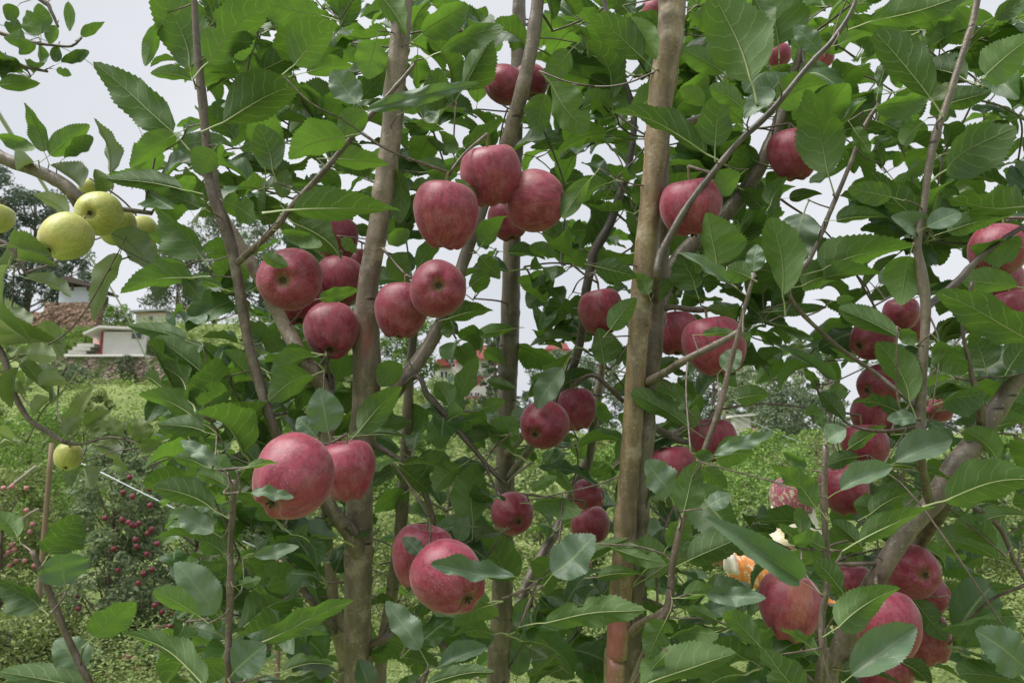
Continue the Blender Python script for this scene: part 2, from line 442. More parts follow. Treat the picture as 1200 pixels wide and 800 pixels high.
# weeds and low shrubs over the whole slope
NG = 105000
gx = NR.uniform(-190, 1390, NG); gy = 850 - 530 * NR.uniform(0, 1, NG) ** 0.9
H, ok = ground_hit(gx, gy)
H = H[ok]; dist = np.linalg.norm(H - np.array(CAM), axis=1)
mown = (H[:, 0] / H[:, 1] > 0.08) & (H[:, 0] / H[:, 1] < 0.13) & (H[:, 1] > 8.5) & (H[:, 1] < 22)
near_p = (np.abs(H[:, 0] - 1.7) < 0.45) & (H[:, 1] < 5.6)
wallz = (H[:, 1] > 61.5) & (H[:, 1] < 64.5) & (H[:, 0] / H[:, 1] < -0.38)
keep = ~near_p & ~wallz & (H[:, 1] < 170)
H, dist, mown = H[keep], dist[keep], mown[keep]
clump = noise2(H[:, 0], H[:, 1], 2.3) * 0.45 + noise2(H[:, 0] + 9, H[:, 1], 0.7) * 0.5 + noise2(H[:, 0] + 3, H[:, 1], 0.17) * 0.3
hmax = np.where(mown, 0.05, (0.06 + 1.25 * np.clip(clump - 0.35, 0, 1)) * np.clip(0.8 + dist * 0.02, 0.8, 1.8))
PP, SS, AX = [], [], []
stemdir = NR.normal(size=(len(H), 3)) * 0.22; stemdir[:, 2] = 1
nper = 9
sel = np.arange(len(H))[:: 3]                     # every third sample is a plant: leaves spiral up a leaning stem
for k in range(nper):
    t = (k + NR.uniform(0, 1, len(sel))) / nper
    q = H[sel] + stemdir[sel] * (hmax[sel] * t)[:, None]
    az = k * 2.4 + NR.uniform(0, 6.28, len(sel)) * 0.3 + sel
    out = np.stack([np.cos(az), np.sin(az), 0.55 - 0.5 * t], 1)
    ls = np.where(mown[sel], 0.05, np.maximum(0.036, 0.0045 * dist[sel])) * (1.25 - 0.6 * t) * NR.uniform(0.7, 1.2, len(sel))
    q += out * (ls * (0.5 + (0.6 if k else 1.4)))[:, None]
    PP.append(q); SS.append(ls); AX.append(out)
v, f = leaf_cloud(np.concatenate(PP), np.concatenate(SS), 0.8, aspect=0.42, axis=np.concatenate(AX))
o = obj("weeds", bulk_mesh("weeds", v, f), M["weed"])
tag(o, "bright green weeds and low shrubs covering the whole slope", "weeds", None, "stuff")

# ------------------------------------------------------------------ far trees
def far_tree(name, label, base, h, rad, leaf, n, mat, cat="tree", group=None, shape="round", blobs=26, lean=0.0, low=0.25, trunk_r=None, rng=None):
    rng = rng or NR
    base = Vector(base)
    root = empty(name, base, label, cat, group)
    tr = trunk_r or h * 0.02
    top = np.array([lean * h, 0, h * 0.92])
    pts = [(0, 0, -0.25, tr*1.3), (lean*h*0.2 + rng.normal()*0.02*h, rng.normal()*0.02*h, h*0.3, tr), (lean*h*0.6, rng.normal()*0.02*h, h*0.62, tr*0.6), (*top, tr*0.12)]
    path = resample(pts, h / 24)
    V, F = tube_vf(path, 8)
    V = list(V)
    cents = []
    for i in range(blobs):
        u = low + (1 - low) * (i + rng.uniform(0, 1)) / blobs
        if shape == "cone":   env = rad * (1.02 - u) ** 0.75
        elif shape == "column": env = rad * min(1, 2.2 * (1.02 - u)) * (0.75 + 0.25 * math.sin(u * 9))
        else: env = rad * math.sqrt(max(0.03, 1 - ((u - (low + 0.38)) / (1.04 - low - 0.38 if u > low + 0.38 else 0.5)) ** 2))
        a = i * 2.399 + rng.uniform(-0.6, 0.6)
        rr = env * rng.uniform(0.35, 1.0)
        c = np.array([math.cos(a) * rr + lean * h * u, math.sin(a) * rr, h * u])
        cents.append((c, env))
        s = path[min(len(path) - 1, int(len(path) * max(0.08, (u - 0.12))))][:3]
        mid = (s + c) / 2 + np.array([0, 0, -0.02 * h])
        lp = resample([(*s, tr*0.4), (*mid, tr*0.25), (*c, tr*0.08)], h / 12)
        v2, f2 = tube_vf(lp, 5, base=len(V)); V += list(v2); F += f2
    t = obj("trunk", mesh_np("trunk", V, F, True), M["farbark"], root)
    P, S = [], []
    per = n // blobs
    for c, env in cents:
        sz = (0.26 + 0.2 * rng.random()) * rad * (0.55 if shape != "round" else 0.75)
        q = rng.normal(size=(per, 3)); q /= np.linalg.norm(q, axis=1)[:, None]
        q *= (rng.random((per, 1)) ** 0.45) * sz
        q[:, 2] *= 0.75 if shape != "cone" else 0.35
        P.append(q + c); S.append(np.full(per, leaf) * rng.uniform(0.6, 1.3, per))
    v, f = leaf_cloud(np.concatenate(P), np.concatenate(S), 0.12, rng, aspect=0.42)
    cr = obj("crown", bulk_mesh("crown", v, f), mat, root); cr["kind"] = "stuff"
    return root, cents

def on_ground(px, d, dz=0.0):
    """point of the terrain straight below the view column px at depth d"""
    p = pix(px, 400, d)
    return Vector((p.x, p.y, tz(p.x, p.y) + dz))

# (label, px, depth, height, radius, leaf, count, material, shape)
FT = [
 ("hazy tall tree behind the house on the stone terrace", 28, 82, 14.0, 4.4, .42, 7800, "conifer", "round"),
 ("hazy spreading tree beside the terrace house roof", 78, 92, 8.5, 3.2, .42, 3900, "conifer", "round"),
 ("feathery hazy tree at the edge above the curled pale leaves", -30, 78, 16.0, 4.0, .42, 5400, "conifer", "round"),
 ("dark tree behind the white flat-roofed house with pink trim", 205, 86, 9.5, 3.8, .40, 4800, "fartree", "round"),
 ("tall dark tree right behind the white box house", 250, 92, 12.5, 4.4, .40, 4800, "fartree", "round"),
 ("bushy tree up the slope from the small pink-walled house", 305, 96, 13.0, 4.6, .42, 3900, "fartree", "round"),
 ("dark tree below the small pink-walled house", 350, 66, 7.5, 2.6, .3, 3900, "fartree", "round"),
 ("leafy tree rising left of the red-roofed house", 482, 78, 9.0, 3.4, .34, 5100, "hedge", "round"),
 ("dark ivy-like tree standing right of the red-roofed house", 580, 82, 10.5, 2.6, .3, 4800, "fartree", "column"),
 ("dark tree in front of the small far red roof", 640, 90, 9.0, 2.8, .34, 4200, "fartree", "round"),
 ("ridge tree rising just behind the red-roofed house", 540, 112, 9.5, 4.0, .42, 4200, "fartree", "round"),
 ("leafy tree hiding the walls of the far red-roofed house", 660, 98, 10.0, 3.6, .4, 4200, "fartree", "round"),
 ("round tree between the paired stems and the far red roof", 700, 84, 8.0, 3.4, .34, 4200, "fartree", "round"),
 ("grey-green broad tree on the skyline beyond the wires", 835, 72, 8.2, 3.3, .32, 6300, "fartree", "round"),
 ("pale grey-green tree on the skyline beside the broad one", 875, 66, 6.0, 2.4, .3, 4500, "orchard", "round"),
 ("slender upright sparse tree on the skyline behind the wires", 905, 60, 6.9, 1.7, .24, 3300, "orchard", "column"),
 ("taller upright sparse tree with thin top twigs behind the wires", 934, 58, 7.6, 1.8, .24, 3300, "orchard", "column"),
 ("upright sparse tree leaning to the headscarfed person's side", 968, 62, 7.4, 1.9, .24, 3300, "orchard", "column"),
 ("dark rounded tree low on the slope under the wires", 925, 46, 3.7, 2.3, .22, 5100, "fartree", "round"),
 ("broad dark tree on the ridge above the small hut", 395, 104, 12.0, 5.0, .42, 4200, "fartree", "round"),
 ("ridge tree showing between the star-calyx apple and the slanting limb", 440, 100, 9.5, 4.2, .42, 3600, "fartree", "round"),
 ("hazy tree beyond the thick slanting limb", 1125, 70, 8.4, 3.6, .32, 4500, "fartree", "round"),
 ("hazy tree past the outer end of the slanting limb", 1190, 66, 7.4, 3.2, .32, 4500, "fartree", "round"),
 ("bushy far tree between the wires and the slanting limb", 1050, 72, 7.2, 3.6, .32, 4500, "fartree", "round"),
]
for lb, px, d, h, r, lf, n, mt, sh in FT:
    far_tree("far_tree", lb, on_ground(px, d), h, r, lf, n, M[mt], group="trees on the far slope", shape=sh, blobs=44, low=0.12)

# low bushes on the slope (label, px, depth, height, radius, leaf, count, material)
BU = [
 ("bright yellow-green bush behind the left fork branches", 345, 24, 2.6, 1.5, .11, 3400, "hedge"),
 ("dark green bush behind the slanting left limb", 352, 34, 3.6, 2.0, .15, 2800, "orchard"),
 ("pale bush below the red-roofed house", 520, 46, 3.6, 2.3, .2, 2800, "weed"),
 ("small dark bush under the ivy-like tree", 575, 40, 2.6, 1.6, .17, 2400, "fartree"),
 ("pale green bush at the foot of the thin far-back trunk", 560, 22, 1.7, 1.2, .1, 2200, "weed"),
 ("rounded dark green bush below the wires", 888, 24, 1.75, 1.0, .10, 3200, "hedge"),
 ("bright green bush behind the person's orange sleeve", 868, 11.5, 1.3, .9, .055, 8000, "hedge"),
 ("broad bright green bush beside the headscarf", 905, 17, 1.5, 1.2, .08, 4200, "hedge"),
 ("bright bush beyond the person, under the dark rounded tree", 950, 20, 1.6, 1.3, .09, 3200, "weed"),
 ("pale weedy bush behind the rosy apple cluster", 1140, 9.0, 1.15, 1.0, .05, 9000, "weed"),
 ("pale weedy bush past the rosy apple cluster", 1215, 8.0, 1.2, 1.0, .048, 9000, "weed"),
 ("low bush against the foot of the mossy retaining wall", 88, 57, 1.6, 1.6, .22, 1500, "fartree"),
 ("creeper bush climbing the middle of the mossy retaining wall", 150, 61.2, 2.2, .9, .2, 1200, "fartree"),
 ("green bush at the end of the mossy retaining wall", 215, 58, 2.8, 1.7, .22, 1800, "fartree"),
 ("bright shrub below the brown brick terrace", 58, 66, 2.2, 2.0, .26, 2400, "hedge"),
 ("shrub hanging over between terrace and porch house", 100, 70, 2.0, 1.8, .24, 1600, "hedge"),
 ("green shrub beside the white porch house", 186, 66, 1.8, 1.8, .24, 1500, "hedge"),
 ("shrub behind the roof of the porch house", 135, 76, 2.0, 1.6, .26, 1400, "hedge"),
]
for lb, px, d, h, r, lf, n, mt in BU:
    far_tree("bush", lb, on_ground(px, d), h, r, lf, n, M[mt], cat="bush", group="bushes on the slope", blobs=28, low=0.05, trunk_r=0.03 + d*0.0006)

# shrubs scattered over the slope between the near weeds and the far trees
_rs = np.random.default_rng(5)
SH = [("pale yellow-green shrub growing out of the weedy slope", "weed"), ("fresh green rounded shrub on the weedy slope", "hedge"), ("pale leafy orchard shrub on the weedy slope", "orchard_pale")]
for k in range(44):
    px_ = (k * 79.0 + _rs.uniform(-30, 30)) % 1260 - 30; d_ = 9.5 + 30 * _rs.random() ** 1.3
    if 640 < px_ < 740 and d_ < 22: continue
    lb, mt = SH[k % 3]
    far_tree("shrub", lb, on_ground(px_, d_), _rs.uniform(.6, 1.15) * (0.8 + d_ * 0.022), _rs.uniform(.55, .95) * (0.8 + d_ * 0.03), 0.042 + 0.0034 * d_, 3200, M[mt], cat="shrub", group=lb.split(" ")[0] + " shrubs on the slope", blobs=22, low=0.04, trunk_r=0.02, rng=_rs)

# orchard trees lower left, with their small fruit
OT = [
 ("grey-green young orchard tree full of small dark red apples", 150, 6.4, 1.78, .66, .042, 14000, "orchard"),
 ("yellowish orchard tree with clusters of pale pink apples", 26, 6.9, 1.4, .60, .045, 11000, "orchard_pale"),
 ("dark leafy orchard tree behind the small green apple", 62, 12.5, 2.0, 1.0, .07, 6500, "hedge"),
 ("orchard tree behind the bare upright shoot with few apples", 245, 7.0, 1.35, .62, .046, 12000, "orchard"),
 ("low pale orchard tree below the pale pink apple clusters", 60, 5.9, .5, .45, .036, 7000, "orchard_pale"),
 ("pale orchard tree beyond the pink-streaked trunk", 335, 8.0, 1.1, .7, .052, 7000, "orchard_pale"),
 ("low orchard tree behind the paired stems with pink fruit", 668, 7.4, .85, .5, .05, 6000, "orchard_pale"),
 ("pale orchard tree beyond the weeds by the rosy cluster", 1090, 7.6, 1.1, .8, .05, 8000, "orchard_pale"),
 ("pale orchard shrub between trunk and dark straight stem", 470, 7.4, 1.0, .7, .05, 7000, "orchard_pale"),
]
ORCH = []
for lb, px, d, h, r, lf, n, mt in OT:
    ORCH.append(far_tree("orchard_tree", lb, on_ground(px, d), h, r, lf, n, M[mt], cat="apple tree", group="young orchard trees behind", blobs=46, low=0.04, trunk_r=0.022, shape="column" if px == 150 else "round"))

# ------------------------------------------------------------------ buildings on the hill
def box(name, parent, c, s, mat, rot=0.0, bevel=0.0):
    bm = bmesh.new(); bmesh.ops.create_cube(bm, size=1.0)
    for v in bm.verts: v.co = Vector((v.co.x * s[0], v.co.y * s[1], v.co.z * s[2]))
    if bevel: bmesh.ops.bevel(bm, geom=bm.edges[:], offset=bevel, segments=1, affect='EDGES')
    me = bpy.data.meshes.new(name); bm.to_mesh(me); bm.free()
    o = obj(name, me, mat, parent); o.location = c
    o.rotation_euler.z = rot
    return o

def prism(name, parent, prof, depth, mat, loc=(0, 0, 0), along='y'):
    """extrude an xz outline along y"""
    n = len(prof)
    V = [(x, -depth/2, z) for x, z in prof] + [(x, depth/2, z) for x, z in prof]
    F = [tuple(range(n)), tuple(reversed(range(n, 2*n)))] + [(i, i+n, (i+1) % n + n, (i+1) % n) for i in range(n)]
    o = obj(name, mesh_np(name, V, F), mat, parent); o.location = loc
    return o

M["white"] = mat_plain("lime_wash", (0.66, 0.64, 0.61), 0.85, 0.2, 1.6)
M["bluewhite"] = mat_plain("pale_blue_wash", (0.62, 0.67, 0.72), 0.85, 0.08, 1.2)
M["pinkwall"] = mat_plain("pink_wash", (0.66, 0.46, 0.42), 0.85, 0.1, 1.5)
M["slab"] = mat_plain("concrete_slab", (0.55, 0.53, 0.50), 0.85, 0.12, 3)
M["darkroof"] = mat_plain("dark_wood_roof", (0.09, 0.07, 0.06), 0.8, 0.35, 3)
M["slate"] = mat_plain("slate", (0.30, 0.32, 0.34), 0.7, 0.2, 4)
M["red"] = mat_plain("red_paint", (0.32, 0.05, 0.06), 0.7, 0.3, 2)
M["redroof"] = mat_plain("red_sheet_roof", (0.52, 0.16, 0.16), 0.55, 0.15, 1.5)
M["pane"] = mat_plain("dark_pane", (0.05, 0.06, 0.07), 0.15, 0.2, 2, 0.6, 0)
M["greendoor"] = mat_plain("green_shutter", (0.10, 0.17, 0.15), 0.6, 0.15, 3)
M["wood"] = mat_plain("weathered_wood", (0.20, 0.14, 0.09), 0.8, 0.3, 5)

def mat_stone(name, a, bcol, mort, scale, moss=0.4):
    m, nt, o = new_mat(name); b = NB(nt)
    tc = b.n("ShaderNodeTexCoord").outputs["Object"]
    mp = b.mapping(tc, (scale, scale, scale * 1.9))
    cell = b.voro(mp, 1.0, 'F1', "Color"); edge = b.voro(mp, 1.0, 'DISTANCE_TO_EDGE')
    sp = b.n("ShaderNodeSeparateXYZ"); b.put(sp.inputs[0], cell)
    c = b.mix(sp.outputs[0], a, bcol)
    c = b.mix(b.ss(edge, 0.10, 0.02), c, mort)
    mo = b.noise(tc, 0.7, 4, 0.6)
    c = b.mix(b.ss(mo, 0.62 - moss * 0.3, 0.75 - moss * 0.3, 0, 0.85), c, (0.10, 0.14, 0.05))
    nt.links.new(b.pbsdf(c, 0.9, b.bump(b.math('MINIMUM', edge, 0.15), 0.9, 0.25), 0.2), o.inputs[0])
    return m
M["rubble"] = mat_stone("mossy_rubble", (0.22, 0.17, 0.14), (0.40, 0.31, 0.26), (0.06, 0.055, 0.045), 2.0, 0.5)
M["brick"] = mat_stone("brown_stone", (0.26, 0.17, 0.12), (0.40, 0.27, 0.20), (0.08, 0.06, 0.05), 2.6, 0.0)

def base_at(px, py, d):
    return pix(px, py, d)

def rough_wall(name, label, px0, px1, pyb, pyt, d, thick, mat, cap=None):
    a, c = pix(px0, pyb, d), pix(px1, pyb, d); top = pix((px0+px1)/2, pyt, d).z
    cx = (a.x + c.x) / 2; y = (a.y + c.y) / 2
    h = top - a.z + 1.2; L = c.x - a.x
    root = empty(name, (cx, y, top - h), label, "wall")
    # courses of uneven stone: a displaced grid front, thick body
    nx, nz = int(L / 0.3), int(h / 0.25)
    V, F = [], []
    for j in range(nz + 1):
        for i in range(nx + 1):
            V.append((-L/2 + L*i/nx, -thick/2 + RND.uniform(-0.07, 0.07), h*j/nz + (RND.uniform(-0.08, 0.06) if j == nz else 0)))
    for j in range(nz):
        for i in range(nx): F.append((j*(nx+1)+i, j*(nx+1)+i+1, (j+1)*(nx+1)+i+1, (j+1)*(nx+1)+i))
    k = len(V); V += [(-L/2, thick/2, 0), (L/2, thick/2, 0), (L/2, thick/2, h), (-L/2, thick/2, h)]
    F += [(k+1, k, k+3, k+2), tuple([nz*(nx+1)+i for i in range(nx+1)] + [k+2, k+3]),
          tuple([j*(nx+1) for j in reversed(range(nz+1))] + [k, k+3][::1]), tuple([j*(nx+1)+nx for j in range(nz+1)] + [k+2, k+1])]
    obj("stonework", mesh_np("stonework", V, F), mat, root)
    if cap: box("coping", root, ((cap[0]) * L, 0.1, h + 0.06), (cap[1] * L, thick + 0.5, 0.16), M["white"], bevel=0.02)
    return root

rough_wall("retaining_wall", "long mossy stone retaining wall with white coping below the porch house", 62, 212, 449, 418, 61.5, 0.9, M["rubble"], cap=(-0.08, 0.62))
rough_wall("terrace_wall", "brown stone terrace wall under the dark-roofed house", 54, 116, 382, 355, 74.0, 1.2, M["brick"])
rough_wall("broken_wall", "low broken brown wall beside the terrace", 36, 60, 382, 366, 72.0, 1.0, M["brick"])

def window(parent, c, w, h, frame="white", pane="pane", mull=True):
    f = box("window", parent, c, (w, 0.10, h), M[frame], bevel=0.01)
    p = box("pane", f, (0, -0.035, 0), (w*0.8, 0.06, h*0.84), M[pane])
    if mull: box("mullion", f, (0, -0.06, 0), (w*0.08, 0.05, h*0.86), M[frame])
    return f

# porch house (white front, pink porch side, slab roof)
d = 64.5; A, Bq = pix(97, 416, d), pix(172, 416, d)
sc = d / FPX
hr = empty("porch_house", ((A.x + Bq.x)/2, A.y, A.z), "white porch house with pink side wall and red door frame", "house")
W = Bq.x - A.x; Hh = 31 * sc
box("wall", hr, (W*0.13, 2.3, Hh*0.5 - 0.4), (W*0.68, 4.4, Hh - 0.2 + 0.6), M["white"])
box("porch_wall", hr, (-W*0.36, 2.9, Hh*0.40 - 0.4), (W*0.28, 3.0, Hh*0.8 + 0.6), M["pinkwall"])
prism("roof_slab", hr, [(-W*0.43, Hh*0.72), (-W*0.20, Hh*0.99), (W*0.52, Hh*0.92), (W*0.52, Hh*1.0), (-W*0.2, Hh*1.08), (-W*0.45, Hh*0.80)], 5.6, M["slab"], (0, 2.0, 0))
dr = box("door", hr, (-W*0.30, 1.36, Hh*0.34), (0.55, 0.08, Hh*0.66), M["pane"])
for sx in (-0.33, 0.33): box("door_frame", dr, (sx, -0.04, 0), (0.13, 0.12, Hh*0.68), M["red"])
box("porch_post", hr, (-W*0.225, 0.06, Hh*0.42), (0.12, 0.12, Hh*0.98), M["red"])
window(hr, (W*0.32, 0.07, Hh*0.74), 0.95, 0.55, "slab", mull=False)
for k in range(4): box("step", hr, (-W*0.5 - 0.35*k, 0.9, -0.15 - 0.28*k + 1.0), (1.4, 1.2, 0.3), M["slab"], rot=0.05*k)

# house on the stone terrace
d = 78; A, Bq = pix(66, 357, d), pix(101, 357, d); sc = d / FPX
hr = empty("terrace_house", ((A.x + Bq.x)/2, A.y + 2, A.z), "pale house with wide dark overhanging roof on the stone terrace", "house")
W = Bq.x - A.x; Hh = 22 * sc
box("wall", hr, (0, 0, Hh*0.5 - 0.3), (W, 3.4, Hh + 0.6), M["bluewhite"])
prism("roof", hr, [(-W*0.62, Hh*1.0), (-W*0.1, Hh*1.42), (W*0.1, Hh*1.42), (W*0.84, Hh*0.98), (W*0.80, Hh*0.86), (W*0.05, Hh*1.12), (-W*0.55, Hh*0.98)], 5.4, M["darkroof"], (0, -0.4, 0))
for sx in (-0.05, 0.47): box("roof_post", hr, (W*sx, -1.78, Hh*1.0), (0.16, 0.16, Hh*0.42), M["wood"])
box("side_wing", hr, (W*0.55, 0.6, Hh*0.40), (W*0.18, 1.6, Hh*0.8), M["darkroof"])
window(hr, (-W*0.42, -1.72, Hh*0.86), 0.35, 0.22, "pane", mull=False)

# white box house with pink trim
d = 80; A, Bq = pix(157, 386, d), pix(193, 386, d); sc = d / FPX
hr = empty("box_house", ((A.x + Bq.x)/2, A.y + 2, A.z), "white box house with pink trim under a flat grey roof", "house")
W = Bq.x - A.x; Hh = 20 * sc
box("wall", hr, (0, 0, Hh*0.5 - 0.5), (W, 3.6, Hh + 1.0), M["white"])
box("trim", hr, (0, -1.83, Hh*0.96), (W*0.98, 0.06, 0.22), M["pinkwall"])
prism("roof", hr, [(-W*0.62, Hh*1.0), (W*0.5, Hh*1.12), (W*0.5, Hh*1.22), (-W*0.64, Hh*1.10)], 4.6, M["slate"], (0, -0.1, 0))
window(hr, (0.02, -1.83, Hh*0.68), 0.42, 0.42, "slab")
box("annex", hr, (W*0.68, 0.5, Hh*0.38 - 0.4), (W*0.36, 2.6, Hh*0.72 + 0.8), M["bluewhite"])
box("drain_pipe", hr, (W*0.505, -1.75, Hh*0.5), (0.1, 0.1, Hh), M["slate"])

# red-roofed house in the middle
d = 88; sc = d / FPX
A = pix(537, 472, d)
hr = empty("red_roof_house", (A.x, A.y + 3, A.z), "two-storey white house with red roofs and red band in the middle gap", "house")
def L(px, py): return ((px - 537) * sc, (472 - py) * sc)
def wbox(name, x0, x1, y0, y1, yy, dep, mat):
    a = L(x0, y1); c = L(x1, y0); return box(name, hr, ((a[0]+c[0])/2, yy, (a[1]+c[1])/2), (c[0]-a[0], dep, c[1]-a[1]), mat)
wbox("wall", 508, 535, 428, 476, 0.0, 4.0, M["white"])
wbox("wing_wall", 535, 578, 415, 452, -0.5, 4.4, M["white"])
wbox("red_band", 546, 566, 440, 456, -2.75, 0.12, M["red"])
wbox("lower_storey", 540, 580, 452, 482, -0.6, 4.6, M["slab"])
wbox("stone_plinth", 538, 582, 464, 490, -3.1, 0.5, M["brick"])
prism("roof", hr, [L(531, 424), L(540, 412), L(556, 404), L(574, 405), L(586, 421), L(560, 420)], 6.0, M["redroof"], (0, -0.4, 0))
prism("porch_roof", hr, [L(508, 428), L(511, 420), L(518, 419), L(527, 427)], 4.6, M["red"], (0, -0.3, 0))
wbox("roof_trim", 511, 528, 426, 430, -2.3, 0.3, M["wood"])
for px_ in (516.5, 521.5):
    x, z = L(px_, 438); window(hr, (x, -2.03, z), 0.32, 0.85, "white", mull=False)
x, z = L(527.5, 442); box("shutter_door", hr, (x, -2.05, z), (0.62, 0.1, 0.95), M["greendoor"])
x, z = L(559.5, 437); window(hr, (x, -2.75, z), 0.45, 0.55, "white")
for px_ in (550.5, 559):
    x, z = L(px_, 462); window(hr, (x, -2.95, z), 0.6, 0.5, "white")
for k in range(3):
    x, z = L(562, 452 + k*3); box("rail", hr, (x, -3.6, z), (2.0, 0.05, 0.05), M["slab"])

# far red roof right of the thin trunk, and the small house seen through the left fork
d = 110; A = pix(655, 412, d); sc = d / FPX
hr = empty("far_house", (A.x, A.y + 2, A.z), "far white house whose pink-red roof shows above the leaves", "house")
box("wall", hr, (0, 0, -1.3), (2.6, 3, 3.2), M["slab"])
prism("roof", hr, [(-2.0, 0.35), (-1.1, 1.35), (1.0, 1.25), (1.5, 0.3)], 4.0, M["redroof"])
box("eave_board", hr, (-0.1, -1.9, 0.28), (3.3, 0.2, 0.18), M["red"])
hr2 = empty("hut", pix(325, 408, 84), "small pink-walled hut with dark roof seen through the left fork", "house")
box("wall", hr2, (0, 0, 0.1), (2.4, 2.4, 1.8), M["pinkwall"])
prism("roof", hr2, [(-1.7, 0.95), (0, 1.55), (1.7, 0.95)], 3.2, M["slate"])
window(hr2, (0.2, -1.23, 0.35), 0.6, 0.7, "white")
hr3 = empty("shed", pix(868, 500, 62), "tiny far shed with pale roof beside the red barrels", "house")
box("wall", hr3, (0, 0, 0), (1.2, 1.2, 1.4), M["slab"])
prism("roof", hr3, [(-0.9, 0.7), (-0.9, 0.85), (0.9, 0.98), (0.9, 0.83)], 1.8, M["white"])
for k, px_ in enumerate((876, 884)):
    p = pix(px_, 504, 55)
    bm = bmesh.new(); bmesh.ops.create_cone(bm, cap_ends=True, segments=14, radius1=0.13, radius2=0.15, depth=0.3)
    bmesh.ops.bevel(bm, geom=bm.edges[:], offset=0.02, segments=1, affect='EDGES')
    me = bpy.data.meshes.new("barrel"); bm.to_mesh(me); bm.free()
    q = obj("barrel", me, M["red"]); q.location = p
    tag(q, ("bright red barrel closer to the far shed", "bright red barrel at the free end of the plank shelf")[k], "barrel")
pa, pb = pix(868, 507, 55), pix(892, 507, 55)
sh = empty("shelf", ((pa.x+pb.x)/2, pa.y, tz((pa.x+pb.x)/2, pa.y)), "plank shelf on posts carrying the red barrels", "shelf")
zz = pix(880, 504, 55).z - 0.15 - sh.location.z
box("board", sh, (0, 0, zz - 0.03), (1.5, 0.5, 0.06), M["wood"])
for sx in (-0.65, 0.65): box("post", sh, (sx, 0, zz/2 - 0.06), (0.08, 0.08, zz), M["wood"])

# ------------------------------------------------------------------ wires
M["wire"] = mat_plain("galvanised_wire", (0.42, 0.45, 0.47), 0.35, 0.1, 20, 0.6, 0.0)
M["wire"].node_tree.nodes["Principled BSDF"].inputs["Metallic"].default_value = 0.6
M["rope"] = mat_plain("pale_rope", (0.48, 0.53, 0.50), 0.7, 0.15, 30)
def wire(name, label, pts, r, mat, sag=0.0, cat="wire"):
    P = [(*p, r) for p in pts]
    path = resample(P, 0.4)
    n = len(path); t = np.linspace(0, 1, n); path[:, 2] -= sag * 4 * t * (1 - t)
    V, F = tube_vf(path, 6)
    o = obj(name, mesh_np(name, V, F, True), mat)
    tag(o, label, cat)
    return o
pole = Vector((-5.6, 5.2, 0)); ptop = Vector((-5.6, 5.2, 5.4))
pr = empty("utility_pole", (pole.x, pole.y, tz(pole.x, pole.y)), "wooden utility pole carrying the stay rope beside the green-apple tree", "pole")
V, F = tube_vf(resample([(0, 0, -0.3, .09), (0, 0, 3, .08), (0, 0, 5.6, .07)], 0.4), 12)
obj("post", mesh_np("post", V, F, True), M["wood"], pr)
box("crossarm", pr, (0, 0, 5.2), (1.2, 0.1, 0.1), M["wood"], bevel=0.01)
e = pix(200, 462, 42)
e.z = tz(e.x, e.y) - 0.05
wire("stay_rope", "thick pale stay rope slanting past the porch house down to the slope", [pix(-12, 117, 8.0), pix(50, 215, 11.0), pix(105, 300, 17), pix(152, 378, 27), e], 0.026, M["rope"])
wire("thin_wire", "hair-thin wire crossing the open sky beside the big serrated leaf", [Vector((-5.6, 5.2, 5.2)), pix(100, 70, 9.5), pix(175, 172, 12), pix(232, 262, 16), pix(262, 330, 22), pix(300, 455, 70)], 0.005, M["wire"])
wa, wb = pix(60, 527, 5.85), pix(330, 655, 5.5)
wire("trellis_wire", "shiny flat trellis wire crossing the tree of dark red apples", [wa, pix(118, 553, 5.75), pix(150, 569, 5.7), pix(230, 608, 5.6), wb], 0.0045, M["wire"])
for p, lb in ((wa, "thin post at the outer end of the shiny trellis wire"), (wb, "thin post behind the bare shoot ending the shiny trellis wire")):
    z0 = tz(p.x, p.y)
    V, F = tube_vf(resample([(p.x, p.y, z0 - 0.2, .02), (p.x, p.y, (z0+p.z)/2, .019), (p.x, p.y, p.z + 0.05, .017)], 0.2), 8)
    tag(obj("trellis_post", mesh_np("trellis_post", V, F, True), M["wood"]), lb, "post")
for k, (a, c, lb) in enumerate((((850, 480), (1015, 548), "upper of the two pale overhead wires above the person"), ((848, 484), (1015, 566), "lower of the two pale overhead wires above the person"))):
    wire("overhead_wire", lb, [pix(*a, 30), pix((a[0]+c[0])/2, (a[1]+c[1])/2, 24), pix(*c, 18)], 0.010, M["wire"], 0.05)
for px_, d_, top_, lb in ((849, 30, 476, "wooden pole at the far end of the two overhead wires"), (1015, 18, 540, "wooden pole behind the bare grey shoot ending the overhead wires")):
    p = pix(px_, top_, d_); z0 = tz(p.x, p.y)
    V, F = tube_vf(resample([(p.x, p.y, z0 - 0.3, .05), (p.x, p.y, (z0+p.z)/2, .045), (p.x, p.y, p.z, .04)], 0.3), 8)
    tag(obj("wire_pole", mesh_np("wire_pole", V, F, True), M["wood"]), lb, "pole")
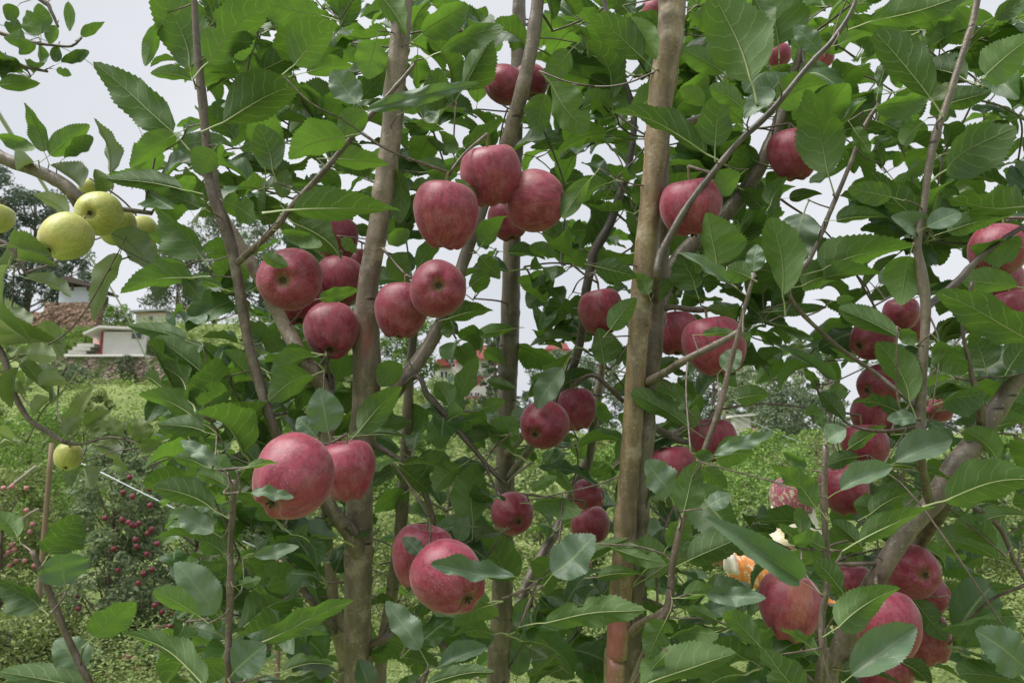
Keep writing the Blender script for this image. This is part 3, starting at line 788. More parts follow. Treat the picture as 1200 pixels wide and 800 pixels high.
# ------------------------------------------------------------------ near apple trees: materials
def W3(px, py, d): p = pix(px, py, d); return p
def smear(px, py, d, hx, hz): p = pix(px, py, d); return (p.x, p.y, p.z, hx, hz)
M["bark_a"] = mat_bark("grey_brown_bark", (0.145, 0.115, 0.086), (0.26, 0.208, 0.152), (0.37, 0.31, 0.235),
    pink=[smear(430, 403, 1.07, .026, .06), smear(438, 450, 1.07, .013, .12), smear(425, 590, 1.07, .008, .06), smear(394, 715, 1.14, .030, .035), smear(422, 470, 1.07, .008, .05)])
M["bark_b"] = mat_bark("ochre_bark", (0.135, 0.102, 0.066), (0.29, 0.205, 0.105), (0.36, 0.30, 0.21), pink=[smear(716, 745, .98, .030, .075), smear(715, 790, .98, .02, .05)])
M["bark_g"] = mat_bark("grey_bark", (0.105, 0.085, 0.064), (0.19, 0.155, 0.118), (0.25, 0.21, 0.16))
M["bark_d"] = mat_bark("dark_bark", (0.06, 0.048, 0.04), (0.12, 0.10, 0.08), (0.16, 0.14, 0.11), spots=False)
M["bark_s"] = mat_bark("reddish_shoot_bark", (0.085, 0.064, 0.05), (0.155, 0.118, 0.092), (0.22, 0.185, 0.155), s=1.5)
M["stalk"] = mat_plain("leaf_stalk", (0.24, 0.29, 0.12), 0.5, 0.25, 30, 0.4, 0.0)
M["stalk_red"] = mat_plain("fruit_stalk", (0.20, 0.17, 0.09), 0.6, 0.3, 40, 0.3, 0.0)
M["calyx"] = mat_plain("dry_calyx", (0.07, 0.06, 0.035), 0.9, 0.4, 60, 0.2, 0.0)
LEAFCOL = dict(top_a=(0.028, 0.070, 0.024), top_b=(0.070, 0.130, 0.036), und=(0.120, 0.200, 0.064), trans=(0.16, 0.33, 0.03), tr=0.36)
M["leaf"] = mat_leaf("apple_leaf", **LEAFCOL)
M["leaf_bulk"] = mat_leaf("apple_leaf_mass", island=True, **LEAFCOL)
M["leaf_sheen"] = mat_leaf("sky_sheen_leaf", top_a=(0.105, 0.165, 0.105), top_b=(0.17, 0.235, 0.155), und=(0.15, 0.23, 0.085), trans=(0.14, 0.28, 0.04), rough=0.34)  # pale top colour paints in the sky's sheen on upper leaf faces
M["leaf_pale"] = mat_leaf("curled_pale_leaf", top_a=(0.20, 0.28, 0.09), top_b=(0.30, 0.36, 0.15), und=(0.46, 0.50, 0.33), trans=(0.16, 0.28, 0.04))
M["apple"] = mat_apple("crimson_apple_skin", (0.14, 0.010, 0.024), (0.25, 0.024, 0.054), (0.31, 0.058, 0.092), (0.20, 0.17, 0.05))
M["apple_green"] = mat_apple("yellow_green_apple_skin", (0.34, 0.36, 0.075), (0.46, 0.46, 0.12), (0.50, 0.46, 0.14), (0.28, 0.26, 0.07), dots=(0.3, 0.27, 0.08), green=True)
M["apple_far"] = mat_plain("far_apple_skin", (0.15, 0.022, 0.04), 0.5, 0.4, 30)
M["apple_pink"] = mat_plain("pale_pink_apple_skin", (0.46, 0.20, 0.20), 0.45, 0.25, 25)

# ------------------------------------------------------------------ trees: hand-traced stems.  points: (px, py, width px[, depth])
TREES = {}
def tree_root(key, name, loc, label):
    TREES[key] = empty(name, loc, label, "apple tree", "apple trees close by"); return TREES[key]
def gbase(px, py, d, dx=0.0, dy=0.0):
    p = pix(px, py, d); x, y = p.x + dx, p.y + dy
    return Vector((x, y, tz(x, y)))
BASE = {"A": gbase(424, 800, 1.10, 0.02, 0.03), "B": gbase(724, 800, 1.0, -0.02, 0.03), "C": gbase(585, 800, 1.75, 0.0, 0.02),
        "D": gbase(965, 810, 1.02, -0.04, 0.05), "E": gbase(-260, 600, 1.45), "F": gbase(400, 800, 1.55, -0.03, 0.05)}
tree_root("A", "apple_tree", BASE["A"], "apple tree whose straight grey-brown trunk is streaked with pink paint")
tree_root("B", "apple_tree", BASE["B"], "apple tree with paired ochre and grey stems, reddish near their foot")
tree_root("C", "apple_tree", BASE["C"], "thin-trunked apple tree standing further back between the pink-streaked trunk and the paired stems")
tree_root("D", "apple_tree", BASE["D"], "apple tree with a thick smooth limb slanting above the rosy cluster")
tree_root("E", "apple_tree", BASE["E"], "apple tree with curled pale leaves and yellow-green apples")
tree_root("F", "apple_tree", BASE["F"], "apple tree of two slim dark stems behind the pink-streaked trunk")

ST = [  # (tree, part name, default depth, material, goes to ground, points)
 ("A", "trunk", 1.10, "bark_a", 1, [(420,805,33),(419,740,32),(420,680,32),(421,625,33),(422,560,31),(427,480,30),(430,430,33),(429,390,30),(432,330,25),(443,270,24),(452,210,24),(459,150,24),(464,90,24),(470,30,23),(476,-60,22)]),
 ("A", "limb", 1.10, "bark_g", 0, [(432,500,18),(452,472,18),(478,440,18),(508,395,16,1.12),(530,345,14,1.13),(548,292,14,1.14),(575,215,15,1.14),(600,150,17,1.12),(618,80,16,1.1),(628,20,15,1.1),(634,-60,14,1.1)]),
 ("A", "limb", 1.04, "bark_a", 0, [(425,660,20,1.1),(410,624,19,1.07),(390,598,16,1.05),(378,560,15,1.05),(384,510,15,1.05),(382,462,16,1.04),(358,425,17,1.02),(335,385,16),(312,340,15),(285,295,14),(262,255,13),(252,215,10),(246,170,8)]),
 ("A", "shoot", 0.98, "bark_s", 0, [(382,592,11,1.05),(352,560,11,1.03),(325,512,11),(305,452,12),(291,400,12),(281,340,12),(270,285,13),(258,250,13),(246,215,11),(241,160,10),(236,110,9),(231,60,8),(228,10,7),(226,-50,6)]),
 ("A", "branch", 1.02, "bark_s", 0, [(276,310,8,.98),(300,288,7,.95),(322,268,7,.93),(345,238,7,.92),(380,200,7,.92),(418,154,6,.92),(446,122,5,.92),(470,95,5,.92),(486,75,4,.92)]),
 ("A", "branch", 1.08, "bark_s", 0, [(436,520,8,1.1),(458,532,7),(478,547,7),(495,572,7),(505,598,6),(510,615,5)]),
 ("A", "branch", 1.05, "bark_d", 0, [(470,455,7,1.1),(490,441,6),(500,462,7),(512,475,8),(530,497,6),(552,522,6),(575,550,5),(594,568,4)]),
 ("A", "shoot", 0.80, "bark_s", 0, [(300,1050,9,1.05),(272,900,9,.9),(268,800,8),(268,740,8),(270,680,8),(270,640,7),(273,600,7),(274,562,7)]),
 ("A", "shoot", 0.76, "bark_s", 0, [(330,1150,9,1.0),(180,930,8,.82),(112,812,8),(88,765,8),(74,735,7),(60,700,7),(48,668,6),(37,645,6)]),
 ("A", "branch", 1.08, "bark_s", 0, [(432,756,9,1.1),(452,748,8),(475,741,7),(500,743,6),(520,757,6),(540,775,5)]),
 ("A", "shoot", 0.80, "bark_s", 0, [(450,1000,7,1.05),(480,880,6,.88),(496,800,6),(501,786,6)]),
 ("A", "branch", 1.06, "bark_d", 0, [(383,470,12,1.04),(386,445,13),(380,425,10),(390,400,7)]),
 ("F", "trunk", 1.55, "bark_a", 1, [(403,805,15),(402,770,15),(396,735,17),(391,705,14),(387,670,13),(384,630,12),(378,560,10),(370,480,8)]),
 ("F", "limb", 1.60, "bark_g", 1, [(445,805,15),(449,760,15),(460,690,15),(469,620,15),(474,560,14),(477,500,13),(480,440,11),(486,380,9),(492,300,7)]),
 ("F", "branch", 1.42, "bark_d", 0, [(392,738,9,1.54),(372,712,8),(358,693,8),(348,672,7),(338,654,6),(328,640,5)]),
 ("C", "trunk", 1.75, "bark_g", 1, [(583,805,26),(587,730,25),(590,640,23),(592,560,22),(594,480,22),(597,400,22),(599,320,21),(601,250,20),(603,180,18),(606,90,16),(610,-60,14)]),
 ("C", "limb", 1.55, "bark_d", 0, [(596,560,10,1.74),(625,520,9,1.6),(660,460,9,1.5),(680,400,10,1.48),(686,345,10,1.46),(697,296,12,1.46),(715,262,11,1.46),(727,225,9,1.46),(738,190,8,1.46),(742,130,7,1.46),(720,60,6,1.46),(700,-40,5,1.46)]),
 ("C", "limb", 1.95, "bark_g", 0, [(590,760,12,1.76),(620,680,12,1.85),(655,615,12),(672,572,12),(688,540,12),(697,490,11),(704,440,9),(712,380,7)]),
 ("C", "branch", 1.40, "bark_s", 0, [(650,470,6,1.52),(690,440,5,1.42),(712,452,6),(730,470,5)]),
 ("C", "branch", 1.6, "bark_g", 0, [(594,532,10,1.74),(606,518,9,1.66),(614,508,8,1.6)]),
 ("B", "trunk", 1.00, "bark_b", 1, [(722,805,30),(724,760,28),(727,700,27),(731,640,25),(736,570,24),(741,500,24),(745,440,24),(749,380,24),(754,320,25),(762,250,26),(767,200,28),(771,150,27),(776,105,29),(781,70,30),(786,30,32),(790,-60,33)]),
 ("B", "limb", 1.025, "bark_g", 0, [(728,900,22,1.03),(737,805,24,1.03),(740,740,24,1.03),(744,680,24),(748,610,22),(754,520,22),(760,450,22),(766,390,19),(772,340,18),(777,290,16),(778,240,14),(778,180,12),(784,80,10),(800,-60,9)]),
 ("B", "branch", 0.93, "bark_d", 0, [(768,352,9,1.01),(770,325,9),(774,300,9),(800,250,8),(835,203,8),(868,164,7),(902,132,7),(950,74,6),(975,48,6),(1000,8,5),(1012,-40,5)]),
 ("B", "limb", 1.28, "bark_g", 0, [(764,420,18,1.05),(776,350,18,1.18),(795,302,18,1.26),(845,257,18),(885,205,17),(908,155,14),(925,105,11),(945,40,8)]),
 ("B", "branch", 0.90, "bark_g", 0, [(758,448,11,1.0),(780,436,9,.95),(806,420,8),(846,400,7),(872,384,6)]),
 ("B", "shoot", 0.86, "bark_s", 0, [(722,850,12,1.0),(742,802,11,.93),(755,768,10),(770,735,10),(782,714,11),(786,690,9),(788,660,8),(798,615,8),(812,565,7),(828,520,7),(843,478,7),(855,430,6),(864,395,5),(874,355,5),(884,320,4)]),
 ("B", "branch", 0.95, "bark_g", 0, [(738,742,10,1.0),(752,730,9,.95),(770,722,9,.88),(782,714,9,.86)]),
 ("B", "branch", 1.03, "bark_s", 0, [(768,363,6,1.03),(790,360,6),(812,363,6),(832,362,5)]),
 ("B", "branch", 1.08, "bark_d", 0, [(756,498,7,1.03),(776,505,7),(795,516,8),(808,518,6)]),
 ("B", "branch", 1.02, "bark_s", 0, [(776,150,8),(795,148,8),(815,140,8),(826,135,6)]),
 ("D", "limb", 0.98, "bark_g", 1, [(968,812,26,1.02),(985,765,24,1.01),(1010,708,23,1.0),(1035,665,22),(1060,625,22),(1092,588,23),(1118,550,29),(1138,525,26),(1155,500,22),(1180,462,21),(1210,412,21),(1250,340,22),(1290,240,18)]),
 ("D", "limb", 1.12, "bark_g", 0, [(1120,560,22,.98),(1100,600,18,1.05),(1075,640,16),(1050,700,15),(1020,760,16),(995,830,16,1.06),(985,880,15,1.03)]),
 ("D", "shoot", 0.90, "bark_g", 0, [(1090,592,10,.98),(1080,540,10),(1079,480,11),(1082,420,10),(1085,360,11),(1080,320,12),(1075,285,9),(1083,240,8),(1088,200,8),(1096,160,9),(1110,120,8),(1126,70,8),(1140,25,8),(1152,-40,8)]),
 ("D", "branch", 0.92, "bark_d", 0, [(1084,362,9,.90),(1100,348,8),(1122,330,8),(1145,305,6),(1170,285,6),(1215,255,5)]),
 ("D", "shoot", 0.76, "bark_s", 0, [(985,900,8,.98),(968,820,8,.8),(966,775,8),(963,725,8),(970,680,8),(968,640,8),(966,600,7),(966,560,7),(968,522,8)]),
 ("D", "shoot", 0.93, "bark_s", 0, [(1078,480,6,.90),(1030,440,5,.95),(975,400,5,.95),(925,345,5),(950,302,5),(972,250,5),(994,198,5),(1012,150,5),(1030,122,4)]),
 ("D", "branch", 1.0, "bark_s", 0, [(1110,572,6,.98),(1150,600,6),(1172,618,6),(1186,650,5),(1204,684,5)]),
 ("D", "branch", 1.05, "bark_s", 0, [(1080,500,5,.91),(1030,505,4,1.02),(995,497,3),(978,480,3),(962,466,3),(955,445,2)]),
 ("D", "branch", 0.95, "bark_s", 0, [(1150,505,9,.98),(1148,470,8),(1140,445,6),(1135,420,5),(1128,380,4),(1140,330,4)]),
 ("E", "trunk", 1.45, "bark_g", 1, [(-260,700,60),(-255,560,56),(-262,420,52),(-255,300,46),(-262,150,40),(-265,-50,30),(-270,-200,20)]),
 ("E", "limb", 1.25, "bark_g", 0, [(-258,300,30,1.45),(-160,220,22,1.35),(-60,168,17),(-20,178,15),(12,189,14),(45,201,14),(75,216,14),(92,230,12),(108,240,9),(150,246,6),(178,250,5)]),
 ("E", "branch", 1.25, "bark_s", 0, [(-256,430,16,1.45),(-120,395,12,1.32),(-40,385,9),(0,410,8),(14,452,7),(22,473,7),(36,493,6),(56,506,6),(74,517,6),(95,520,3),(130,512,2.5),(165,520,2)]),
 ("E", "branch", 1.6, "bark_s", 0, [(-258,120,16,1.45),(-120,60,9,1.55),(-30,35,6),(12,42,5),(40,50,4),(62,53,3.5),(84,54,3),(96,44,2.5)]),
 ("E", "branch", 1.6, "bark_s", 0, [(-60,40,6,1.58),(-20,62,5),(12,72,4),(32,79,4),(56,84,3)]),
 ("E", "branch", 1.6, "bark_s", 0, [(-120,60,7,1.55),(-20,-30,5),(48,0,5),(60,14,4),(68,32,3)]),
 ("E", "branch", 1.25, "bark_s", 0, [(78,218,6),(84,232,5),(88,242,4)]),
 ("E", "branch", 1.28, "bark_s", 0, [(-60,168,9,1.25),(-40,230,7),(-10,275,6),(12,290,5),(30,320,4)]),
]
SKEL_P, SKEL_T, SKEL_PX, SKEL_R = [], [], [], []      # samples of every traced stem
STEMPX = []                                            # (polyline px, half width px, depth) of the broad stems
for key, part, dd, mt, gr, pts in ST:
    root = TREES[key]; base = root.location
    P = []
    for q in pts:
        d = q[3] if len(q) > 3 else dd
        p = pix(q[0], q[1], d); P.append((p.x, p.y, p.z, q[2] * d / FPX / 2))
    arr = [p for p in P]
    if gr:
        p0, p1 = P[0], P[1]
        n = 4; ext = []
        zb = base.z - 0.12
        bx, by = (base.x, base.y)
        if part == "limb" and key == "F": bx, by = bx + 0.10, by + 0.06
        for k in range(1, n + 1):
            t = k / n
            ext.append((p0[0] + (bx - p0[0]) * t ** 1.3, p0[1] + (by - p0[1]) * t ** 1.3, p0[2] + (zb - p0[2]) * t, p0[3] * (1 + 0.55 * t * t)))
        arr = list(reversed(ext)) + arr
    path = resample(arr, 0.007 if max(q[2] for q in pts) > 9 else 0.006)
    thick = max(q[2] for q in pts)
    segs = 20 if thick > 20 else (12 if thick > 9 else 8)
    V, F = tube_vf(path, segs, bump=0.05, rng=NR, nodes=0.13 if thick > 12 else 0.28, scars=46 if thick > 20 else 5)
    V = V - np.array(base)
    obj(part, mesh_np(part, V, F, True), M[mt], root)
    for i in range(0, len(path), 2):
        if path[i][2] < 0.75: continue
        SKEL_P.append(path[i][:3]); SKEL_T.append(key); SKEL_R.append(path[i][3])
    if thick >= 12:
        for i in range(0, len(path), 3):
            x, y, z = to_px(path[i][:3])
            if z > 0.2: STEMPX.append((x, y, path[i][3] * FPX / z, z, path[i][3], key == 'D'))
STEMPX = np.array(STEMPX)
SK = np.array(SKEL_P)
SKX = np.array([to_px(p) for p in SK])

# ------------------------------------------------------------------ apples
def apple_mesh(name, seed, conic=1.0, lobes=0.03, squash=1.0, rings=34, segs=36):
    rg = np.random.default_rng(seed)
    prof = [(0.0, .30), (.03, .305), (.075, .345), (.12, .41), (.19, .462), (.28, .468), (.385, .405), (.46, .27), (.5, .08), (.485, -.10), (.435, -.25), (.36, -.365), (.275, -.438), (.205, -.466), (.15, -.458), (.095, -.425), (.05, -.40), (0.0, -.395)]
    pr = resample([(r, 0, z, 0) for r, z in prof], 0.035)
    R, Z = np.maximum(pr[:, 0], 0), pr[:, 2]
    low = np.clip((0.15 - Z) / 0.6, 0, 1)
    R = R * (1 - (1 - conic) * low)
    Z = Z * squash
    ang = np.arange(segs) * 2 * math.pi / segs
    ph = rg.uniform(0, 6.28, 4)
    V = []
    for r, z, lo in zip(R, Z, low):
        f = 1 + lobes * lo * np.cos(5 * ang + ph[0]) + 0.022 * np.cos(2 * ang + ph[1]) + 0.018 * np.cos(3 * ang + ph[2])
        zz = z + (r * 0.07 * np.cos(ang + ph[3])) + (0.035 * lobes / 0.03) * (lo > 0.6) * np.exp(-((r - .22) / .08) ** 2) * -np.cos(5 * ang + ph[0]) * 0.6
        V.append(np.stack([r * f * np.cos(ang), r * f * np.sin(ang), zz], 1))
    n = len(V); V = np.concatenate(V)
    F = [(i*segs + j, (i+1)*segs + j, (i+1)*segs + (j+1) % segs, i*segs + (j+1) % segs) for i in range(n-1) for j in range(segs)]
    me = mesh_np(name, V, F, True)
    bm = bmesh.new(); bm.from_mesh(me); bmesh.ops.remove_doubles(bm, verts=bm.verts, dist=1e-5); bmesh.ops.recalc_face_normals(bm, faces=bm.faces)
    bm.to_mesh(me); bm.free()
    me.polygons.foreach_set("use_smooth", [True] * len(me.polygons))
    return me
def calyx_mesh():
    V, F = [], []
    for k in range(5):
        a = k * 2 * math.pi / 5 + 0.2; b0 = len(V)
        for (r, w, z) in ((.012, .022, -.415), (.045, .026, -.432), (.060, .016, -.455), (.052, .0, -.475)):
            for s in (-1, 1):
                V.append((r*math.cos(a) - s*w*math.sin(a), r*math.sin(a) + s*w*math.cos(a), z))
        for i in range(3): F.append((b0+2*i, b0+2*i+1, b0+2*i+3, b0+2*i+2))
    b0 = len(V)
    for i in range(8): V.append((.03*math.cos(i*.785), .03*math.sin(i*.785), -.405))
    F.append(tuple(range(b0, b0+8)))
    return mesh_np("calyx", V, F, True)
APV = {"red": [apple_mesh("fruit", 10 + k, c, l, s) for k, (c, l, s) in enumerate([(.93, .03, .96), (.88, .035, 1.0), (.96, .02, .9), (.85, .04, 1.06), (.91, .03, .94)])],
       "green": [apple_mesh("fruit", 40 + k, .97, .012, .92) for k in range(3)]}
for me in APV["red"]: me.materials.append(M["apple"])
for me in APV["green"]: me.materials.append(M["apple_green"])
CALYX = calyx_mesh(); CALYX.materials.append(M["calyx"])

# (px, py, width px, calyx dir right/down/toward, real diameter m, kind, shape variant, label)
AP = [
 (342,560,97,(-.35,.55,.75),.076,"red",4,"large frosted crimson apple with a small leaf across its calyx"),
 (408,551,66,(.05,1,.05),.062,"red",3,"tapering frosted apple pressed against the large apple, before the pink-streaked trunk"),
 (339,327,75,(.05,.12,1),.076,"red",2,"round apple showing its calyx face-on beside the slanting left limb"),
 (350,352,58,(.1,.8,.3),.070,"red",0,"apple half hidden beneath the round face-on apple"),
 (388,389,64,(.1,.75,.65),.073,"red",1,"dark glossy apple hanging calyx-down left of the pink-painted trunk"),
 (399,330,58,(0,.9,.2),.073,"red",0,"apple with a ragged leaf across it, between the face-on apple and the trunk"),
 (395,281,50,(.1,1,0),.070,"red",1,"upright apple at the top of the bunch left of the trunk"),
 (424,310,40,(0,1,0),.066,"red",2,"apple mostly hidden behind the pink-streaked trunk above its painted part"),
 (522,253,79,(-.05,1,-.05),.076,"red",1,"heart-shaped crimson apple, lowest of the trio under the forked dark limb"),
 (575,206,74,(.1,.95,-.2),.076,"red",0,"topmost round apple of the trio under the forked dark limb"),
 (629,236,73,(1,.05,.3),.076,"red",2,"apple of the trio with its calyx turned to the side"),
 (596,258,50,(.2,.9,.2),.066,"red",0,"shaded apple tucked behind the trio"),
 (513,338,68,(.12,-.05,1),.072,"red",2,"apple with star-shaped calyx facing out beside the dark limb"),
 (471,364,66,(-.1,1,.1),.073,"red",1,"plain apple touching the star-calyx apple"),
 (590,99,46,(-.85,-.15,.4),.070,"red",0,"apple with sideways calyx high beside the dark limb"),
 (622,97,42,(.2,.8,.2),.070,"red",2,"apple behind leaves high on the dark limb"),
 (810,243,74,(.1,1,-.1),.076,"red",2,"round apple crossed by a dark branch beside the paired stems"),
 (704,366,54,(.1,1,.1),.074,"red",1,"lone apple behind the small dark bough between the thin trunk and paired stems"),
 (792,391,54,(0,.9,.2),.070,"red",2,"apple hanging right against the paired stems, beside the pierced-leaf apple"),
 (837,406,72,(.2,.95,.2),.076,"red",0,"large apple with a torn leaf across its upper part below the fruit spur"),
 (930,182,60,(.1,1,.1),.076,"red",1,"single apple high among broad leaves by the grey limb"),
 (637,498,57,(-.45,.35,.85),.074,"red",2,"apple with its calyx turned aside, half under a pale drooping leaf"),
 (675,480,50,(.2,.95,.2),.073,"red",0,"apple close behind the one under the pale drooping leaf"),
 (601,602,50,(.3,.2,.9),.070,"red",2,"apple facing out before the thin trunk, above the vein-marked big leaf"),
 (690,580,38,(1,.05,.3),.066,"red",0,"small apple with sideways calyx above its twin, near the paired stems"),
 (692,617,47,(.3,.95,.1),.072,"red",2,"apple below the small sideways apple near the paired stems"),
 (677,664,34,(0,1,.1),.066,"red",0,"dark apple bit showing under the big grey-green leaf"),
 (836,516,54,(0,.95,.2),.073,"red",0,"apple behind the thin shoot beside a pale yellow leaf"),
 (788,548,58,(.1,.9,.1),.074,"red",2,"apple low against the paired stems behind a grey leaf"),
 (527,678,86,(.58,.42,.62),.078,"red",4,"big speckled apple with a leaf across it and a deep calyx dimple"),
 (494,652,72,(-.2,1,.1),.074,"red",1,"apple partly behind the big speckled apple"),
 (925,711,76,(-.1,1,.15),.076,"red",1,"speckled apple left of the bare grey shoot"),
 (999,684,50,(.1,1,.1),.068,"red",2,"apple behind the slanting limb and the bare grey shoot"),
 (1069,669,63,(.05,-.12,1),.072,"red",2,"rosy apple with deep calyx facing out, top of the cluster"),
 (1090,697,46,(.8,.5,.2),.066,"red",0,"apple peeping from behind the rosy face-on apple"),
 (1040,733,78,(.2,.9,.2),.078,"red",0,"streaked apple with yellowish rim in the middle of the cluster"),
 (1083,747,62,(.3,.9,.2),.074,"red",1,"apple at the outer side of the cluster with a folded leaf before it"),
 (1037,784,66,(0,1,.1),.076,"red",0,"shaded lowest apple of the rosy cluster"),
 (1031,452,52,(-.85,.2,.45),.074,"red",2,"apple with sideways calyx left of the upright grey shoot, above two others"),
 (1022,487,50,(-.1,.9,.3),.072,"red",0,"dark apple in the middle of the column of three by the upright shoot"),
 (1014,521,54,(.1,.95,.2),.073,"red",2,"apple at the bottom of the column of three, crossed by a small leaf"),
 (990,574,58,(.2,.9,.1),.074,"red",0,"apple behind the bare grey shoot above a grey leaf"),
 (1021,398,50,(-.8,.3,.4),.072,"red",1,"apple with dark calyx hanging clear of the leaves near the upright shoot"),
 (1056,368,42,(0,1,0),.070,"red",2,"pink-shouldered apple above the clear-hanging one"),
 (1068,384,38,(.1,1,0),.068,"red",0,"small pink apple close to the upright grey shoot"),
 (1170,294,66,(-.3,.9,.2),.076,"red",2,"apple behind big leaves beyond the upright grey shoot, highest of three"),
 (1172,334,54,(0,.9,.2),.074,"red",0,"shaded apple among big leaves beyond the upright grey shoot"),
 (1187,372,62,(.1,1,.1),.076,"red",1,"apple showing beneath the bright lance-shaped leaf"),
 (1100,479,34,(.9,.3,.1),.066,"red",0,"apple mostly hidden by leaves between upright shoot and slanting limb"),
 (1108,574,24,(.2,1,.1),.06,"red",2,"sliver of apple behind the crook of the slanting limb"),
 (768,14,34,(0,1,0),.066,"red",0,"dark apple behind the top of the paired stems"),
 (912,66,30,(0,1,0),.066,"red",2,"reddish apple behind leaves beside the dark forked branch"),
 (966,68,22,(0,1,0),.06,"red",0,"tiny far apple showing between leaves by the dark forked branch"),
 (115,250,52,(.1,.15,1),.066,"green",0,"yellow-green apple facing out, on top of the pale bunch"),
 (76,278,57,(-.35,.6,.55),.068,"green",1,"round yellow-green apple hanging lowest in the pale bunch"),
 (137,266,44,(.3,.8,.1),.062,"green",2,"yellow-green apple squeezed behind the face-on one"),
 (165,274,40,(.3,.8,.1),.060,"green",0,"shaded yellow-green apple behind pale leaves at the end of the bunch"),
 (-3,256,36,(-.2,.9,.3),.060,"green",1,"yellow-green apple on its own beside curled pale leaves"),
 (80,535,32,(.05,.85,.5),.046,"green",2,"small yellow-green apple at the tip of a bare curved twig"),
 (102,220,19,(-.1,.9,.3),.028,"green",0,"tiny green fruitlet above the pale bunch"),
]
APX = []            # px, py, radius px, depth, radius m
TARGETS = []        # (point, kind, payload): ends that must be joined to the wood
def stem_tube(p0, p1, r0, r1, sag=0.006):
    mid = (np.array(p0) + np.array(p1)) / 2 + np.array([0, 0, sag])
    return tube_vf(resample([(*p0, r0), (*mid, (r0+r1)/2), (*p1, r1)], 0.006), 6)
for (x, y, w, cal, D, kind, vi, lb) in AP:
    d = FPX * D / w
    c = pix(x, y, d)
    dirw = (RT * cal[0] - UP * cal[1] - FW * cal[2]).normalized()
    q = Vector((0, 0, -1)).rotation_difference(dirw) @ Quaternion((0, 0, 1), RND.uniform(0, 6.28))
    root = empty("apple", c, lb, "apple", "red apples on the near trees" if kind == "red" else "yellow-green apples")
    root.rotation_mode = 'QUATERNION'; root.rotation_quaternion = q; root.scale = (D, D, D)
    me = APV[kind][vi % len(APV[kind])]
    obj("fruit", me, None, root)
    obj("calyx", CALYX, None, root)
    # stalk: out of the cavity and up to the wood
    up_local = q.inverted() @ Vector((0, 0, 1))
    end = Vector((0, 0, 0.47)) + (Vector((0, 0, 1)) * 0.5 + up_local * 0.6).normalized() * 0.18
    if end.z < 0.45: end.z = 0.5
    V, F = tube_vf(resample([(0, 0, .29, .022), (0.01, 0, .42, .018), (*end, .026)], 0.03), 6)
    obj("stalk", mesh_np("stalk", V, F, True), M["stalk_red"], root)
    APX.append((x, y, w / 2, d, D / 2))
    TARGETS.append((np.array(c + (q @ end) * D), "fruit", 0.0021 if kind == "red" else 0.0018))
APX = np.array(APX)

# ------------------------------------------------------------------ leaf shapes
def leaf_mesh(name, seed, fold, arch, wave, curl, mat, twist=0.0, rows=38, cols=6, bite=0):
    rg = np.random.default_rng(seed)
    V, UV, F = [], [], []
    ph = rg.uniform(0, 6.28, 4)
    asym = rg.uniform(-0.06, 0.06)
    p0 = rg.uniform(0.68, 0.88)
    br, bs = rg.uniform(0.25, 0.75), rg.choice([-1, 1])
    for i in range(rows + 1):
        u = i / rows
        w = 0.5 * (math.sin(math.pi * min(1, u ** p0)) ** 0.68 if 0 < u < 1 else 0)
        if u > 0.8: w *= 1 - 0.35 * ((u - 0.8) / 0.2) ** 1.5 * (1 - (u - 0.8) / 0.2)
        tooth = 1.0 if i % 2 == 0 else 0.92
        for j in range(cols + 1):
            s = -1 + 2 * j / cols
            edge = abs(s) > 0.99
            ww = w * (tooth if edge else 1.0) * (1 + asym * s)
            if bite and s * bs > 0.5: ww *= 1 - 0.55 * math.exp(-((u - br) / 0.07) ** 2) * (abs(s) - 0.5) * 2
            x = u + (0.6 / rows if edge and i % 2 == 0 and 0 < i < rows else 0) + 0.02 * abs(s) * math.sin(u * math.pi)
            y = ww * s
            a = abs(y)
            z = arch * 4 * u * (1 - u) + fold * a * (1 - 0.4 * u) - curl * a * a * 4
            z += wave * (a / 0.5) ** 1.6 * math.sin(u * 17 + ph[0] + (0 if s > 0 else ph[1])) + wave * 0.4 * math.sin(u * 7 + ph[2])
            z += 0.003 * math.sin(u * 40 - a * 34) * (a / 0.5) * (1 - a)
            tw = twist * (u - 0.3)
            y, z = y * math.cos(tw) - z * math.sin(tw) * 0.6, z + y * math.sin(tw)
            V.append((x, y, z)); UV.append((u, (s + 1) / 2))
    for i in range(rows):
        for j in range(cols):
            F.append((i*(cols+1)+j, (i+1)*(cols+1)+j, (i+1)*(cols+1)+j+1, i*(cols+1)+j+1))
    nblade = len(F)
    # midrib below the blade and stalk behind it
    mid = [V[i*(cols+1) + cols//2] for i in range(0, rows - 1, 3)]
    pb = rg.uniform(-0.05, 0.03)
    path = [(-0.27, pb, -0.05, .020), (-0.2, pb*.7, -0.035, .0155), (-0.1, pb*.3, -0.012, .0145)] + [(m_[0], m_[1], m_[2] - 0.006, 0.014 * (1 - 0.8 * m_[0])) for m_ in mid]
    pv, pf = tube_vf(resample(path, 0.045), 5, base=len(V))
    # the blade is scaled across by the object: keep the stalk slim
    n0 = len(V); V += [tuple(p) for p in pv]; F += pf; UV += [(0, 0)] * len(pv)
    me = mesh_np(name, V, F, True)
    uvl = me.uv_layers.new(name="UVMap")
    li = np.zeros(len(me.loops), dtype=np.int32); me.loops.foreach_get("vertex_index", li)
    uvl.data.foreach_set("uv", np.array(UV, dtype=np.float32)[li].ravel())
    me.materials.append(mat); me.materials.append(M["stalk"])
    mi = np.zeros(len(me.polygons), dtype=np.int32); mi[nblade:] = 1
    me.polygons.foreach_set("material_index", mi)
    return me
LV = []
